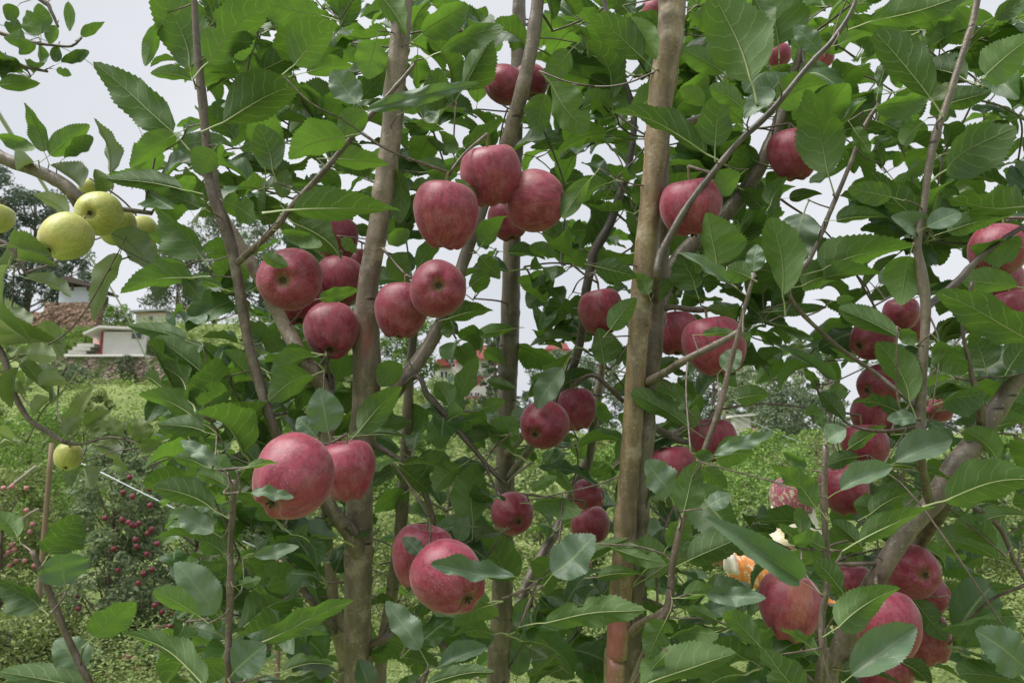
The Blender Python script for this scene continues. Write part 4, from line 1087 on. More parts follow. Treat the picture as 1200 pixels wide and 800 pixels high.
_sp = [(.20, .05, .02, .0), (.35, .09, .03, .05), (.12, .15, .045, .2), (.55, .04, .03, .0), (.28, -.05, .05, .0), (.05, .10, .06, .3), (.45, .17, .025, .1), (.22, .02, .045, .1), (.3, .2, .03, .0), (.15, .06, .065, .0), (.7, .10, .03, .12), (.25, .13, .04, .0)]
for k, (fo, ar, wa_, cu) in enumerate(_sp):
    LV.append(leaf_mesh("leaf", 100 + k, fo, ar, wa_, cu, M["leaf"], twist=RND.uniform(-0.9, 0.9), bite=1 if k in (4, 9) else 0))
LG = [leaf_mesh('leaf', 300 + k, *_sp[k][:2], _sp[k][2] * 1.3, _sp[k][3], M['leaf_sheen'], twist=RND.uniform(-.5, .5)) for k in (0, 1, 3, 4, 7, 9)]
LP = [leaf_mesh("leaf", 200 + k, (.5, .9, .35, .7, .55)[k], .10, .05, (-.1, -.4, 0, -.3, .1)[k], M["leaf_pale"], twist=RND.uniform(-.5, .5)) for k in range(5)]

# ------------------------------------------------------------------ hand-placed leaves: (base x, y, tip x, y, width px, side u/t[, depth])
HL = """
45 42 30 12 22 u|48 40 46 4 18 u|66 30 58 52 16 u|80 2 82 37 13 u|95 43 123 26 14 u|69 54 66 73 13 u|72 73 105 61 13 u|66 82 84 88 11 u|-2 100 46 97 22 u|12 40 20 22 18 u|30 48 4 44 22 u|40 52 22 64 16 u|46 52 44 80 12 u|5 68 2 92 14 u|30 78 10 84 16 u|20 8 8 24 18 u
52 178 28 120 22 u|58 182 105 146 28 u|75 185 109 160 15 u|130 202 110 138 20 u|-2 160 40 176 18 u|40 190 20 200 10 u
203 155 110 73 46 u|222 78 180 -25 58 u|190 28 170 78 18 u|243 72 312 -2 54 u|262 143 352 98 62 u|208 172 262 160 26 t|250 176 228 202 34 u|225 95 176 86 16 u|205 158 152 196 30 u|265 60 300 45 40 u
376 18 288 2 40 u|345 76 396 28 55 u|440 48 430 93 40 u|440 -12 477 42 32 u|495 40 549 6 36 u|516 60 590 32 22 u|430 128 562 96 20 t|420 122 388 84 36 t|472 132 498 121 15 u|472 146 521 152 14 u|543 172 591 140 20 u|535 178 514 154 20 u|526 181 500 162 12 u|522 200 488 189 20 u|430 132 395 156 34 u|390 186 457 194 30 u|405 160 338 186 44 u|320 200 304 145 34 u
753 68 690 18 40 u|722 78 638 44 36 u|726 112 655 84 44 u|645 98 686 156 42 u|640 110 631 160 34 u|700 163 621 173 22 u|692 165 656 186 18 u|735 -4 741 16 8 t|828 180 716 131 28 u|838 172 846 104 44 u|880 93 834 -12 76 u|838 37 808 16 26 u|848 86 798 58 30 u|824 124 798 104 22 u|853 82 844 60 12 t|905 105 872 140 26 t|884 -4 902 45 28 u|870 126 832 100 24 u|668 60 640 96 30 u|740 20 770 70 30 u|690 90 740 130 34 u
912 53 900 -12 56 u|1020 26 1134 -6 36 u|1090 115 1024 37 44 u|1027 127 1089 117 27 u|1030 102 1041 59 15 u|910 119 970 99 44 u|970 202 944 104 58 u|905 140 954 149 26 u|1035 145 1070 163 20 u|1080 145 1058 170 20 u|1033 186 1026 162 14 u|1000 150 1020 181 18 u|1155 88 1216 38 50 u|1107 199 1190 148 56 u|1114 121 1162 108 28 u|1165 20 1205 0 22 u|985 52 1028 44 18 u|960 60 930 30 26 t
80 252 39 228 22 u|114 228 112 198 12 t|95 221 58 194 20 u|215 222 124 209 22 u|130 273 178 311 36 u|140 297 110 376 27 u|235 300 178 244 40 u|222 298 174 274 22 u|226 325 141 343 33 u|260 338 217 328 15 u|215 325 236 353 25 u|196 326 183 352 20 u|235 243 181 221 20 u|220 400 149 381 20 u|262 235 300 258 32 u
10 290 62 302 22 t|22 304 68 312 16 t|30 325 84 348 15 u|10 310 4 362 22 u|0 364 37 380 20 u|-4 384 38 402 16 t|5 405 73 403 20 t|26 425 58 460 18 t|30 415 66 418 14 u|0 440 30 462 18 t|22 430 14 478 16 t|45 452 78 446 12 u
343 246 471 248 44 u .86|330 232 336 198 22 t|466 198 468 262 26 u|482 220 511 211 16 u|345 262 398 304 40 u|330 272 377 289 18 u|308 300 338 312 18 u|400 280 419 296 15 u|374 350 421 339 18 u|455 300 479 332 34 u|525 373 579 364 26 u|550 336 581 319 15 u|562 300 586 327 22 u|602 385 556 393 15 u|520 374 526 396 14 u|533 210 559 231 10 u|565 287 596 254 28 u|500 202 536 206 14 u|455 286 480 270 20 u
645 198 698 253 32 u|692 210 660 256 25 u|708 235 683 291 30 u|634 274 687 306 35 u|650 302 620 289 18 u|650 326 619 361 30 u|665 350 644 383 30 u|698 312 746 325 30 u|715 386 746 349 28 u|840 311 827 249 52 u|853 331 794 296 17 t|815 339 794 298 36 u|883 318 887 286 23 t|880 326 852 314 30 u|893 244 869 221 24 u|868 204 838 226 30 u|765 351 791 327 22 u|830 360 863 371 14 u|823 392 869 393 11 u|760 345 745 320 20 u|873 398 880 390 12 u
942 250 929 313 56 t|1080 262 1019 199 36 u|1045 231 993 221 30 u|1086 266 1126 249 26 t|1083 269 1044 254 30 t|980 258 1038 255 22 u|964 316 1073 289 50 u|940 335 1034 322 36 u|1066 300 1055 358 46 u|1202 243 1113 234 46 u|1110 271 1192 250 30 u|1197 290 1138 290 36 u|1216 402 1097 341 46 u .84|1192 336 1127 329 30 u|1116 355 1166 396 40 u|1056 396 982 361 28 u|905 365 969 360 16 u|912 381 954 398 11 u|918 346 904 254 42 u|925 232 964 228 16 u|903 240 924 208 28 u|980 352 1001 350 12 u|1056 386 1072 404 18 u
235 435 181 394 30 u|247 483 254 418 58 u|238 496 162 462 33 u|240 506 184 497 26 u|272 516 312 470 46 u|255 545 212 516 20 t|200 556 251 549 14 u|251 598 179 571 28 u|262 566 231 554 18 u|240 546 204 535 20 u|292 440 262 410 24 u
85 506 109 454 12 t|100 500 131 481 12 t|108 520 142 533 14 u|165 520 160 489 14 t|166 528 196 521 12 t|98 545 106 573 9 u|88 549 84 570 9 u|75 511 96 489 10 u|106 506 136 502 12 t|140 515 128 490 10 t|110 512 138 520 12 t|150 510 180 500 10 t|132 545 150 552 9 t
385 506 374 454 44 t .88|420 506 472 453 38 u .92|410 511 481 513 13 u .94|436 500 483 494 22 u|370 511 349 489 26 t .90|366 440 314 471 36 u|537 466 560 417 27 u|527 476 511 447 25 u|535 486 541 461 16 u|510 480 516 526 28 u|485 472 490 510 26 u|470 426 444 452 30 u|495 556 522 529 22 u|540 546 508 576 26 u|554 612 556 542 46 u|476 576 439 601 28 u|288 548 328 542 11 u|294 577 345 583 14 t|580 521 602 488 40 u|565 479 592 469 18 u|540 512 577 509 16 u|568 410 592 431 20 u|570 446 604 455 14 u|300 540 282 520 24 u
660 431 629 479 32 t|708 426 700 384 38 u|600 405 652 426 26 u|660 451 702 439 22 u|808 501 739 461 27 u|796 471 769 455 22 u|812 500 816 474 20 u|863 467 902 463 27 u|836 533 907 507 17 t .82|838 536 884 532 40 u|846 432 868 410 26 t|785 580 756 539 38 t|800 602 817 540 40 u|815 531 837 536 14 u|824 550 852 572 24 u|680 538 692 511 27 u|640 540 672 582 18 u|622 573 653 558 16 u|690 546 722 556 20 u|625 590 681 601 20 u|700 470 713 496 18 u|830 592 857 579 22 t|805 480 790 455 20 u
978 446 904 401 14 t|1004 425 972 407 13 u|959 457 943 431 13 u|983 469 980 447 21 u|990 491 961 459 20 u|965 501 957 477 14 u|960 484 944 479 14 u|1058 483 999 468 19 u|1066 471 1027 401 36 u|1073 490 1039 492 19 t|995 525 1039 499 20 u|970 516 991 502 26 t|945 546 917 529 15 u|957 593 904 542 29 u .74|1006 535 969 546 20 u|985 574 1046 546 26 t .73|1050 541 1116 514 36 t|1045 545 1119 566 20 u|1020 602 1077 574 28 u|1168 538 1129 504 28 u|1108 586 1218 561 52 u .84|1165 501 1207 494 24 u|1105 471 1157 462 30 u|1155 431 1139 394 40 u|1182 432 1207 398 26 u|1100 400 1130 440 30 u
58 649 93 604 43 u|76 684 72 646 54 t|20 629 -6 598 22 u|46 711 -6 679 34 u|110 746 158 704 40 u|100 784 64 750 42 t|105 806 -2 787 29 u|250 624 208 601 26 t|253 718 204 659 46 t|232 721 179 692 21 u|262 648 236 632 30 u|275 686 246 659 20 u|280 685 306 678 14 u|240 803 142 741 26 u|275 786 312 754 46 t|260 770 240 800 36 u
308 751 415 702 31 u .80|298 651 351 640 18 t .85|345 690 308 660 40 u|340 652 315 625 30 u|492 761 452 704 32 t .80|517 779 571 757 22 t .80|500 801 580 787 18 u|432 803 420 772 28 t|603 676 504 661 22 t|600 681 561 618 50 u|493 648 472 629 20 t|537 633 549 605 22 t|498 741 536 729 22 u|542 731 576 751 26 u|330 786 391 778 12 u|355 748 325 730 26 u|350 640 380 620 30 u
648 673 698 627 50 t .9|640 728 757 713 36 u .84|700 676 756 675 18 u|716 641 780 661 22 u .88|656 667 737 630 18 u|638 676 669 675 12 u|783 639 808 611 26 u|808 656 882 624 38 u|938 680 825 605 36 t .70|952 642 912 614 26 u .78|939 632 935 594 18 u .76|968 656 928 646 28 u .77|905 640 872 622 22 u .85|826 696 898 700 24 t|756 802 864 765 42 u .82|776 770 751 803 28 u|890 756 847 717 28 u|840 726 804 712 14 u|785 746 842 745 16 u|780 726 759 772 36 u|606 791 611 739 32 t|646 750 669 750 16 u|800 700 850 700 22 u|812 720 870 705 20 t|620 700 600 740 24 t
983 734 1056 689 46 u .70|998 791 1074 734 46 t .69|1070 701 1111 751 29 u|1008 633 1097 594 30 u .80|966 641 929 628 27 u|1171 656 1099 634 29 u|1190 722 1104 739 31 u|1119 696 1196 690 20 u|1203 782 1144 738 52 t .8|1203 802 1124 790 28 u|960 766 914 735 15 u|942 817 894 759 46 u .72|990 786 1057 802 18 u|1056 775 1092 802 26 u|1166 641 1119 609 30 u|1203 605 1149 615 14 u|1010 640 975 610 20 u|1040 600 1000 590 26 u|985 690 955 655 24 u
"""
LEAVES = []   # (matrix, pale, key or None, stalk-end point, hand?)
def leaf_frame(B, T, width, side, roll=None):
    a = (T - B); L_ = a.length; a = a / L_
    tocam = (CAM - (B + T) / 2).normalized()
    n = tocam - a * tocam.dot(a); n.normalize()
    if side == 'u': n = -n
    best = None
    r = RND.uniform(0.15, 0.75) if roll is None else roll
    for sg in (-1, 1):
        nn = Quaternion(a, sg * r) @ n
        if best is None or nn.z > best.z: best = nn
    s = best.cross(a).normalized()
    wid = width / max(0.35, math.cos(r))
    Mx = Matrix(((a.x*L_, s.x*wid, best.x*L_, B.x), (a.y*L_, s.y*wid, best.y*L_, B.y), (a.z*L_, s.z*wid, best.z*L_, B.z), (0, 0, 0, 1)))
    return Mx

wide = STEMPX
def front_depth(pts, d):
    for (x, y) in pts:
        r = np.hypot(APX[:, 0] - x, APX[:, 1] - y)
        for k in np.where(r < APX[:, 2] * 1.02)[0]:
            cut = APX[k, 3] - APX[k, 4] * math.sqrt(max(0.1, 1 - (r[k] / APX[k, 2]) ** 2)) - 0.014
            d = min(d, cut)
        r = np.hypot(wide[:, 0] - x, wide[:, 1] - y)
        for k in np.where(r < wide[:, 2])[0]:
            d = min(d, wide[k, 3] - wide[k, 4] - 0.012)
    return d
for row in HL.strip().split("\n"):
    for it in row.split("|"):
        q = it.split()
        bx, by, tx, ty, w = map(float, q[:5]); side = q[5]
        if len(q) > 6: d = float(q[6])
        else:
            r = np.hypot(SKX[:, 0] - bx, SKX[:, 1] - by) + 25 * np.maximum(0, SKX[:, 2] - 1.3)
            d = float(SKX[int(np.argmin(r)), 2]) + RND.uniform(-0.05, 0.04)
            pts = [(bx + (tx-bx)*t, by + (ty-by)*t) for t in (0.25, 0.5, 0.75, 0.97)]
            d = front_depth(pts, d)
        L_ = math.hypot(tx - bx, ty - by) * d / FPX
        B = pix(bx, by, d); T = pix(tx, ty, d + RND.uniform(-0.30, 0.22) * L_)
        pale = bx < 200 and 190 <= by < 580 and (bx < 125 or by > 440 or d > 1.1)
        if pale and w <= 14: w *= 1.8
        Mx = leaf_frame(B, T, w * d / FPX, side, None if side == 'u' else RND.uniform(0.1, 0.5))
        st = Mx @ Vector((-0.262, 0, -0.045))
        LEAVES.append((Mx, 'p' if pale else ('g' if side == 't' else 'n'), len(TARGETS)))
        TARGETS.append((np.array(st), "leaf", 0.0009))
NHAND = len(LEAVES)

# ------------------------------------------------------------------ foliage further back in the crowns: leaf rosettes on spurs
DENS = """
431038877887687788887888867767
421025677866346788877888645766
310012788863224788766888536667
100012778864223678878887644667
000144888864423357887876326667
000246878753322246885654236778
000256645532222456665754225778
400035543532223566556652236677
420005533453334555455653224567
420004433333343555445553222467
420016665541111666666654145667
420037767644111666656111145667
400037777654445666656000146656
000037767554445666556000146756
000036767554445555557000157855
000026777654455554551110657744
000015677654445555551007765511
000015677554445556561117765411
000015666554445556568777665411
110015666554455566568777665411
""".split()
RF = random.Random(23)
for ri, row in enumerate(DENS):
    for ci, ch in enumerate(row):
        nexp = int(ch) * 0.15 * (1.15 if ri < 6 else 1.0)
        k = int(nexp) + (1 if RF.random() < nexp - int(nexp) else 0)
        # a nearer layer low in the crowns
        kn = 1 if (ri >= 10 and int(ch) >= 3 and RF.random() < 0.055 * int(ch)) else 0
        for lay in [0] * k + [1] * kn:
            x, y = ci * 40 + RF.uniform(0, 40), ri * 40 + RF.uniform(0, 40)
            far = RF.uniform(1.15, 1.95)
            if lay: far = RF.uniform(0.92, 1.12)
            if x < 130: far = RF.uniform(1.5, 1.75)
            c = pix(x, y, far)
            outl = []
            a0 = RF.uniform(0, 6.28)
            for j in range(RF.randint(4, 7)):
                az = a0 + j * 2.4 + RF.uniform(-.4, .4); el = RF.uniform(-0.7, 0.75)
                ax = Vector((math.cos(az) * math.cos(el), math.sin(az) * math.cos(el), math.sin(el)))
                L_ = RF.uniform(0.052, 0.104)
                B = c + ax * L_ * 0.262; T = B + ax * L_
                mx, my, md = to_px(B + ax * L_ * 0.55); tx, ty, _t = to_px(T)
                cc, rr = int(tx // 40), int(ty // 40)
                if 0 <= cc < 30 and 0 <= rr < 20 and int(DENS[rr][cc]) == 0: continue
                bad = False
                for (qx, qy) in ((mx, my), (tx, ty)):
                    r = np.hypot(APX[:, 0] - qx, APX[:, 1] - qy)
                    if np.any((r < APX[:, 2] + 6) & (APX[:, 3] + 0.03 > md)): bad = True; break
                    r = np.hypot(wide[:, 0] - qx, wide[:, 1] - qy)
                    if np.any((r < wide[:, 2] + 8) & (wide[:, 3] > md) & ~((wide[:, 5] > 0) & (lay == 1))): bad = True; break
                if bad: continue
                nrm = Vector((RF.gauss(0, .55), RF.gauss(0, .55), 1.0)); nrm = (nrm - ax * nrm.dot(ax)).normalized()
                s = nrm.cross(ax).normalized(); wd = L_ * RF.uniform(0.48, 0.66)
                outl.append(Matrix(((ax.x*L_, s.x*wd, nrm.x*L_, B.x), (ax.y*L_, s.y*wd, nrm.y*L_, B.y), (ax.z*L_, s.z*wd, nrm.z*L_, B.z), (0, 0, 0, 1))))
            if outl:
                ti = len(TARGETS); TARGETS.append((np.array(c), "spur", 0.0017))
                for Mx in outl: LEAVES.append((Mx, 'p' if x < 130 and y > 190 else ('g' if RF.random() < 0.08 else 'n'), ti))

# ------------------------------------------------------------------ grow twigs from the wood to every stalk and spur
TP = np.array([t[0] for t in TARGETS]); nT = len(TP)
nodes = [np.array(p) for p in SK]; nkey = list(SKEL_T); nrad = list(SKEL_R)
best_d = np.full(nT, 1e9); best_i = np.zeros(nT, dtype=int)
for i0 in range(0, nT, 64):
    D2 = np.linalg.norm(TP[i0:i0+64, None, :] - SK[None, :, :], axis=2) - np.array(SKEL_R)[None, :] * 0.5
    best_i[i0:i0+64] = D2.argmin(1); best_d[i0:i0+64] = D2.min(1)
NODE = np.zeros((60000, 3)); NODE[:len(nodes)] = SK
def crosses(s, e, own):
    """would a twig from s to e pass in front of a fruit?"""
    for t in (0.15, 0.35, 0.55, 0.75, 0.9):
        x, y, z = to_px(s + (e - s) * t)
        r = np.hypot(APX[:, 0] - x, APX[:, 1] - y)
        hit = (r < APX[:, 2] * 0.97) & (APX[:, 3] > z - 0.02)
        if hit.any(): return True
    return False
done = np.zeros(nT, bool); TKEY = [None] * nT
TW = {k: ([], []) for k in TREES}
for _ in range(nT):
    i = int(np.where(done, 1e9, best_d).argmin()); done[i] = True
    e = TP[i]; bi = int(best_i[i])
    NA = NODE[:len(nodes)]
    dn = np.linalg.norm(NA - e, axis=1)
    cand = np.argsort(dn)[:160:4] if crosses(nodes[bi], e, i) else []
    for c_ in cand:
        if not crosses(nodes[c_], e, i): bi = int(c_); break
    best_i[i] = bi
    s = nodes[bi]; key = nkey[bi]; TKEY[i] = key
    kind, r = TARGETS[i][1], TARGETS[i][2]
    ln = np.linalg.norm(e - s)
    if ln > 0.004:
        perp = np.array([RF.gauss(0, 1), RF.gauss(0, 1), RF.gauss(0.5, 1)]); perp *= 0.10 * ln / np.linalg.norm(perp)
        r0 = min(r + 0.006 * ln, nrad[best_i[i]] * 0.9, 0.0032) if kind != "leaf" else r + 0.003 * ln
        path = resample([(*s, max(r0, r)), (*((s*0.6 + e*0.4) + perp + np.array([0, 0, -0.03*ln])), (r0 + r) / 2), (*e, r)], 0.010)
        V, F = TW[key]
        v2, f2 = tube_vf(path, 5, base=len(V), cap=True, bump=0.0)
        V.extend(v2); F.extend(f2)
        newp = [path[k] for k in range(1, len(path), 2)] + [path[-1]]
        newp = newp[1:] if len(newp) > 2 else newp
        for p in newp:
            NODE[len(nodes)] = p[:3]; nodes.append(p[:3]); nkey.append(key); nrad.append(p[3])
            dd = np.linalg.norm(TP - p[:3], axis=1) + 0.004
            m_ = (dd < best_d) & ~done
            best_d[m_] = dd[m_]; best_i[m_] = len(nodes) - 1
for key, (V, F) in TW.items():
    if V:
        o = obj("twigs", mesh_np("twigs", np.array(V) - np.array(TREES[key].location), F, True), M["bark_s"], TREES[key]); o["kind"] = "stuff"

# ------------------------------------------------------------------ leaves: one object each up to 300 a tree, the rest of a crown in one mass
count = {k: 0 for k in TREES}; bulk = {k: [] for k in TREES}
def cam_size(Mx):
    p = Mx.translation; return Mx.col[0].xyz.length / max(0.3, (p - CAM).dot(FW))
order = list(range(NHAND)) + sorted(range(NHAND, len(LEAVES)), key=lambda i: -cam_size(LEAVES[i][0]))
for n_, i in enumerate(order):
    Mx, pale, ti = LEAVES[i]
    key = TKEY[ti]; root = TREES[key]
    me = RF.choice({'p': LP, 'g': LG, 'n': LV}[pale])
    if count[key] < 300:
        count[key] += 1
        o = bpy.data.objects.new("leaf", me); COL.objects.link(o); o.parent = root
        o.matrix_local = Matrix.Translation(-root.location) @ Mx
    else: bulk[key].append((me, Mx))
for key, lst in bulk.items():
    if not lst: continue
    root = TREES[key]; VV, FF, UU, MI = [], [], [], []; off = 0
    for me, Mx in lst:
        n = len(me.vertices); co = np.zeros(n*3); me.vertices.foreach_get("co", co); co = co.reshape(-1, 3)
        A4 = np.array(Mx); VV.append(co @ A4[:3, :3].T + A4[:3, 3] - np.array(root.location))
        nl = len(me.loops); uv = np.zeros(nl*2); me.uv_layers[0].data.foreach_get("uv", uv); UU.append(uv)
        FF += [tuple(off + v for v in p.vertices) for p in me.polygons]
        mi = np.zeros(len(me.polygons), dtype=np.int32); me.polygons.foreach_get("material_index", mi); MI.append(mi)
        off += n
    bm_ = mesh_np("leaf_mass", np.concatenate(VV), FF, True)
    ul = bm_.uv_layers.new(name="UVMap"); ul.data.foreach_set("uv", np.concatenate(UU).astype(np.float32))
    bm_.materials.append(M["leaf_bulk"]); bm_.materials.append(M["stalk"])
    bm_.polygons.foreach_set("material_index", np.concatenate(MI))
    o = obj("leaf_mass", bm_, None, root); o["kind"] = "stuff"
print("leaves", len(LEAVES), count, {k: len(v) for k, v in bulk.items()})

# ------------------------------------------------------------------ small fruit on the orchard trees behind
FAR_AP = [apple_mesh("far_apple", 60 + k, .93, .03, .96) for k in range(2)]
FAR_AP[0].materials.append(M["apple_far"]); FAR_AP[1].materials.append(M["apple_pink"])
dark = [(123,607),(143,609),(151,612),(154,615),(163,613),(157,616),(178,620),(173,625),(159,632),(160,640),(184,637),(172,649),(133,643),(178,667),(168,672),(162,683),(188,705),(181,709),(190,717),(201,711),(185,735),(195,734),(200,733),(203,741),(90,700),(92,713),(86,741),(129,739),(124,741),(144,577),(155,582),(175,573),(178,560),(173,563),(152,559),(165,790),(171,785),(138,668),(176,592),(205,720),(244,627),(231,655)]
pink = [(14,638),(10,647),(17,644),(19,657),(29,657),(11,663),(35,623),(31,598),(4,572),(31,572),(38,614),(38,717),(38,725),(40,663),(3,618),(41,764),(58,751),(66,747),(3,687),(145,773),(150,769),(157,772),(116,787),(123,790),(127,796),(229,748),(236,750),(219,723),(221,726),(35,792),(260,759),(162,784),(14,570),(16,764),(8,738),(364,793),(371,791),(693,755),(690,768),(685,778),(798,800),(694,752)]
def far_apples(lst, me, D, dsel, label, grp, cx):
    for (x, y) in lst:
        d = dsel(x, y)
        o = bpy.data.objects.new("apple", me); COL.objects.link(o)
        o.location = pix(x, y, d); o.scale = (D,) * 3
        o.rotation_euler = (RND.uniform(-.5, .5), RND.uniform(-.5, .5), RND.uniform(0, 6.28))
        tag(o, label, "apple", grp)
far_apples(dark, FAR_AP[0], 0.040, lambda x, y: 5.86 - 0.12 * ((x * 7 + y * 3) % 5) / 4, "small dark red apple on the grey-green young orchard tree", "dark red apples on the orchard tree behind", 0)
far_apples(pink, FAR_AP[1], 0.040, lambda x, y: 6.35 if x < 80 else (5.75 if x < 180 else 6.4), "small pale pink apple on the yellowish orchard trees", "pale pink apples on the orchard trees behind", 0)
# bare twigs that carry them
M["graytwig"] = mat_plain("bleached_twig", (0.36, 0.32, 0.27), 0.8, 0.3, 30)
for k, (pts, d) in enumerate([([(-20,582),(0,578),(22,562),(42,546)], 6.4), ([(-10,745),(12,746),(25,755),(40,762)], 6.4), ([(15,622),(30,605),(45,596)], 6.4), ([(205,735),(215,742),(225,737),(240,740)], 6.4), ([(650,778),(668,770),(682,762),(694,752)], 6.9), ([(228,655),(236,640),(240,628)], 6.4)]):
    P = [(*pix(x, y, d), 0.011) for x, y in pts]
    V, F = tube_vf(resample(P, 0.03), 6)
    root = ORCH[[1, 1, 1, 3, 6, 3][k]][0]
    obj("bare_twig", mesh_np("bare_twig", V - np.array(root.location), F, True), M["graytwig"], root)
# ------------------------------------------------------------------ the person picking fruit behind the trees
def skin_body(name, chain, edges, mat, parent, sub=2, root=0):
    me = bpy.data.meshes.new(name)
    me.from_pydata([c[0] for c in chain], edges, [])
    o = obj(name, me, mat, parent)
    md = o.modifiers.new("skin", 'SKIN'); md.use_smooth_shade = True
    for i, c in enumerate(chain):
        sv = me.skin_vertices[0].data[i]; sv.radius = c[1] if isinstance(c[1], tuple) else (c[1], c[1]); sv.use_root = (i == root)
    s = o.modifiers.new("sub", 'SUBSURF'); s.levels = sub; s.render_levels = sub
    return o
M["skin"] = mat_plain("brown_skin", (0.30, 0.17, 0.10), 0.5, 0.1, 12)
M["whitecloth"] = mat_plain("white_yellow_cloth", (0.66, 0.62, 0.47), 0.9, 0.15, 9)
M["hairm"] = mat_plain("black_hair", (0.02, 0.017, 0.015), 0.5, 0.3, 40)
M["trouser"] = mat_plain("dark_trousers", (0.07, 0.07, 0.06), 0.9, 0.15, 12)
def mat_print(name, base, c2, c3, sc_):
    m, nt, o = new_mat(name); b = NB(nt)
    tc = b.n("ShaderNodeTexCoord").outputs["Object"]
    e = b.voro(b.mapping(tc, (sc_, sc_, sc_*1.6)), 1.0, 'DISTANCE_TO_EDGE')
    n1 = b.noise(tc, sc_ * 0.8, 4, 0.6)
    c = b.mix(b.ss(n1, 0.5, 0.58), base, c2)
    c = b.mix(b.ss(e, 0.10, 0.03), c, c3)
    nt.links.new(b.pbsdf(c, 0.9, b.bump(n1, 0.4, 0.01), 0.2, Sheen_Weight=0.2), o.inputs[0])
    return m
M["scarf"] = mat_print("printed_scarf", (0.24, 0.05, 0.075), (0.36, 0.27, 0.19), (0.05, 0.04, 0.04), 44)
M["neckprint"] = mat_print("pale_printed_cloth", (0.55, 0.52, 0.43), (0.47, 0.41, 0.22), (0.50, 0.47, 0.37), 12)
M["orange"] = mat_print("printed_orange_cotton", (0.60, 0.24, 0.06), (0.64, 0.55, 0.42), (0.58, 0.20, 0.04), 26)

PD = 4.9
hc = pix(928, 592, PD)                      # head centre
fx, fy = hc.x, hc.y; fz = tz(fx, fy)
S = hc.z - fz                               # height of the head centre
pr = empty("person", (fx, fy, fz), "person in a printed magenta headscarf and orange top, one arm reaching out among the trees", "person")
def Lp(x, y, z): return (x, y, z)
sh = S - 0.25
wr = pix(842, 655, PD - 0.25); wr = (wr.x - fx, wr.y - fy, wr.z - fz)
el = pix(893, 678, PD - 0.12); el = (el.x - fx, el.y - fy, el.z - fz)
chain = [
 ((0, 0, S*0.60), (.155, .115)),            # 0 pelvis
 ((0, 0, S*0.72), (.135, .10)),             # 1 waist
 ((0, -.01, S*0.86 - .03), (.15, .105)),    # 2 chest
 ((0, 0, sh + .04), (.085, .075)),          # 3 neck base
 ((0, -.01, S - .10), (.055, .055)),        # 4 neck
 ((0, -.015, S - .03), (.07, .085)),        # 5 jaw
 ((0, -.01, S + .06), (.078, .095)),        # 6 skull
 ((-.15, 0, sh), (.062, .058)),             # 7 shoulder (reaching)
 (el, (.046, .046)),                        # 8 elbow
 (wr, (.029, .027)),                        # 9 wrist
 ((.16, 0, sh), (.062, .058)),              # 10 other shoulder
 ((.21, -.03, sh - .27), (.046, .046)),     # 11 elbow
 ((.19, -.14, sh - .48), (.029, .027)),     # 12 wrist
 ((-.095, 0, S*0.53), (.095, .09)),         # 13 hip
 ((-.10, -.01, S*0.30), (.062, .062)),      # 14 knee
 ((-.10, .02, .07), (.040, .042)),          # 15 ankle
 ((-.11, .15, .03), (.040, .028)),         # 16 toe
 ((.095, 0, S*0.53), (.095, .09)), ((.10, -.01, S*0.30), (.062, .062)), ((.10, .02, .07), (.040, .042)), ((.11, .15, .03), (.040, .028)),
]
edges = [(0,1),(1,2),(2,3),(3,4),(4,5),(5,6),(2,7),(7,8),(8,9),(2,10),(10,11),(11,12),(0,13),(13,14),(14,15),(15,16),(0,17),(17,18),(18,19),(19,20)]
# hands: palm and five fingers each
def hand(w, fwd, side):
    w, fwd, side = Vector(w), Vector(fwd).normalized(), Vector(side).normalized()
    dn = fwd.cross(side)
    i0 = len(chain); chain.append((tuple(w + fwd*.055), (.036, .017))); 
    src = 9 if (Vector(chain[9][0]) - w).length < 0.01 else 12
    edges.append((src, i0))
    for k, (off, ln) in enumerate(((-.027, .062), (-.009, .074), (.009, .070), (.026, .055))):
        b_ = w + fwd*.085 + side*off
        j = len(chain); chain.append((tuple(b_), .0095)); edges.append((i0, j))
        chain.append((tuple(b_ + fwd*ln*.55 + dn*.008), .0085)); edges.append((j, j+1))
        chain.append((tuple(b_ + fwd*ln*.85 + dn*.03), .007)); edges.append((j+1, j+2))
    j = len(chain); t0 = w + fwd*.035 - side*.038
    chain.append((tuple(t0), .012)); edges.append((i0, j))
    chain.append((tuple(t0 + fwd*.03 - side*.018 + dn*.01), .010)); edges.append((j, j+1))
    chain.append((tuple(t0 + fwd*.055 - side*.02 + dn*.02), .008)); edges.append((j+1, j+2))
hand(wr, Vector(wr) - Vector(el), (0, 0, 1))
hand(chain[12][0], (0, -.25, -1), (1, 0, 0))
body = skin_body("body", chain, edges, M["skin"], pr)
body["label"] = "brown-skinned body, head turned away"
# face: nose, mouth, eyes, ears (turned towards the reaching arm)
def blob(name, c, r, mat, par, sx=1, sy=1, sz=1):
    bm = bmesh.new(); bmesh.ops.create_uvsphere(bm, u_segments=12, v_segments=8, radius=r)
    for v in bm.verts: v.co = Vector((v.co.x*sx, v.co.y*sy, v.co.z*sz))
    me = bpy.data.meshes.new(name); bm.to_mesh(me); bm.free(); me.polygons.foreach_set("use_smooth", [True]*len(me.polygons))
    o = obj(name, me, mat, par); o.location = c; return o
blob("nose", (-.02, .095, S + .0), .014, M["skin"], pr, 1, 1.3, 1.5)
blob("mouth", (-.018, .088, S - .042), .018, M["red"], pr, 1.2, .4, .35)
for sx in (-.05, .012): blob("eye", (sx, .086, S + .028), .010, M["hairm"], pr, 1.2, .6, .7)
for sx in (-.082, .082): blob("ear", (sx, 0, S + .01), .022, M["skin"], pr, .4, .8, 1.3)
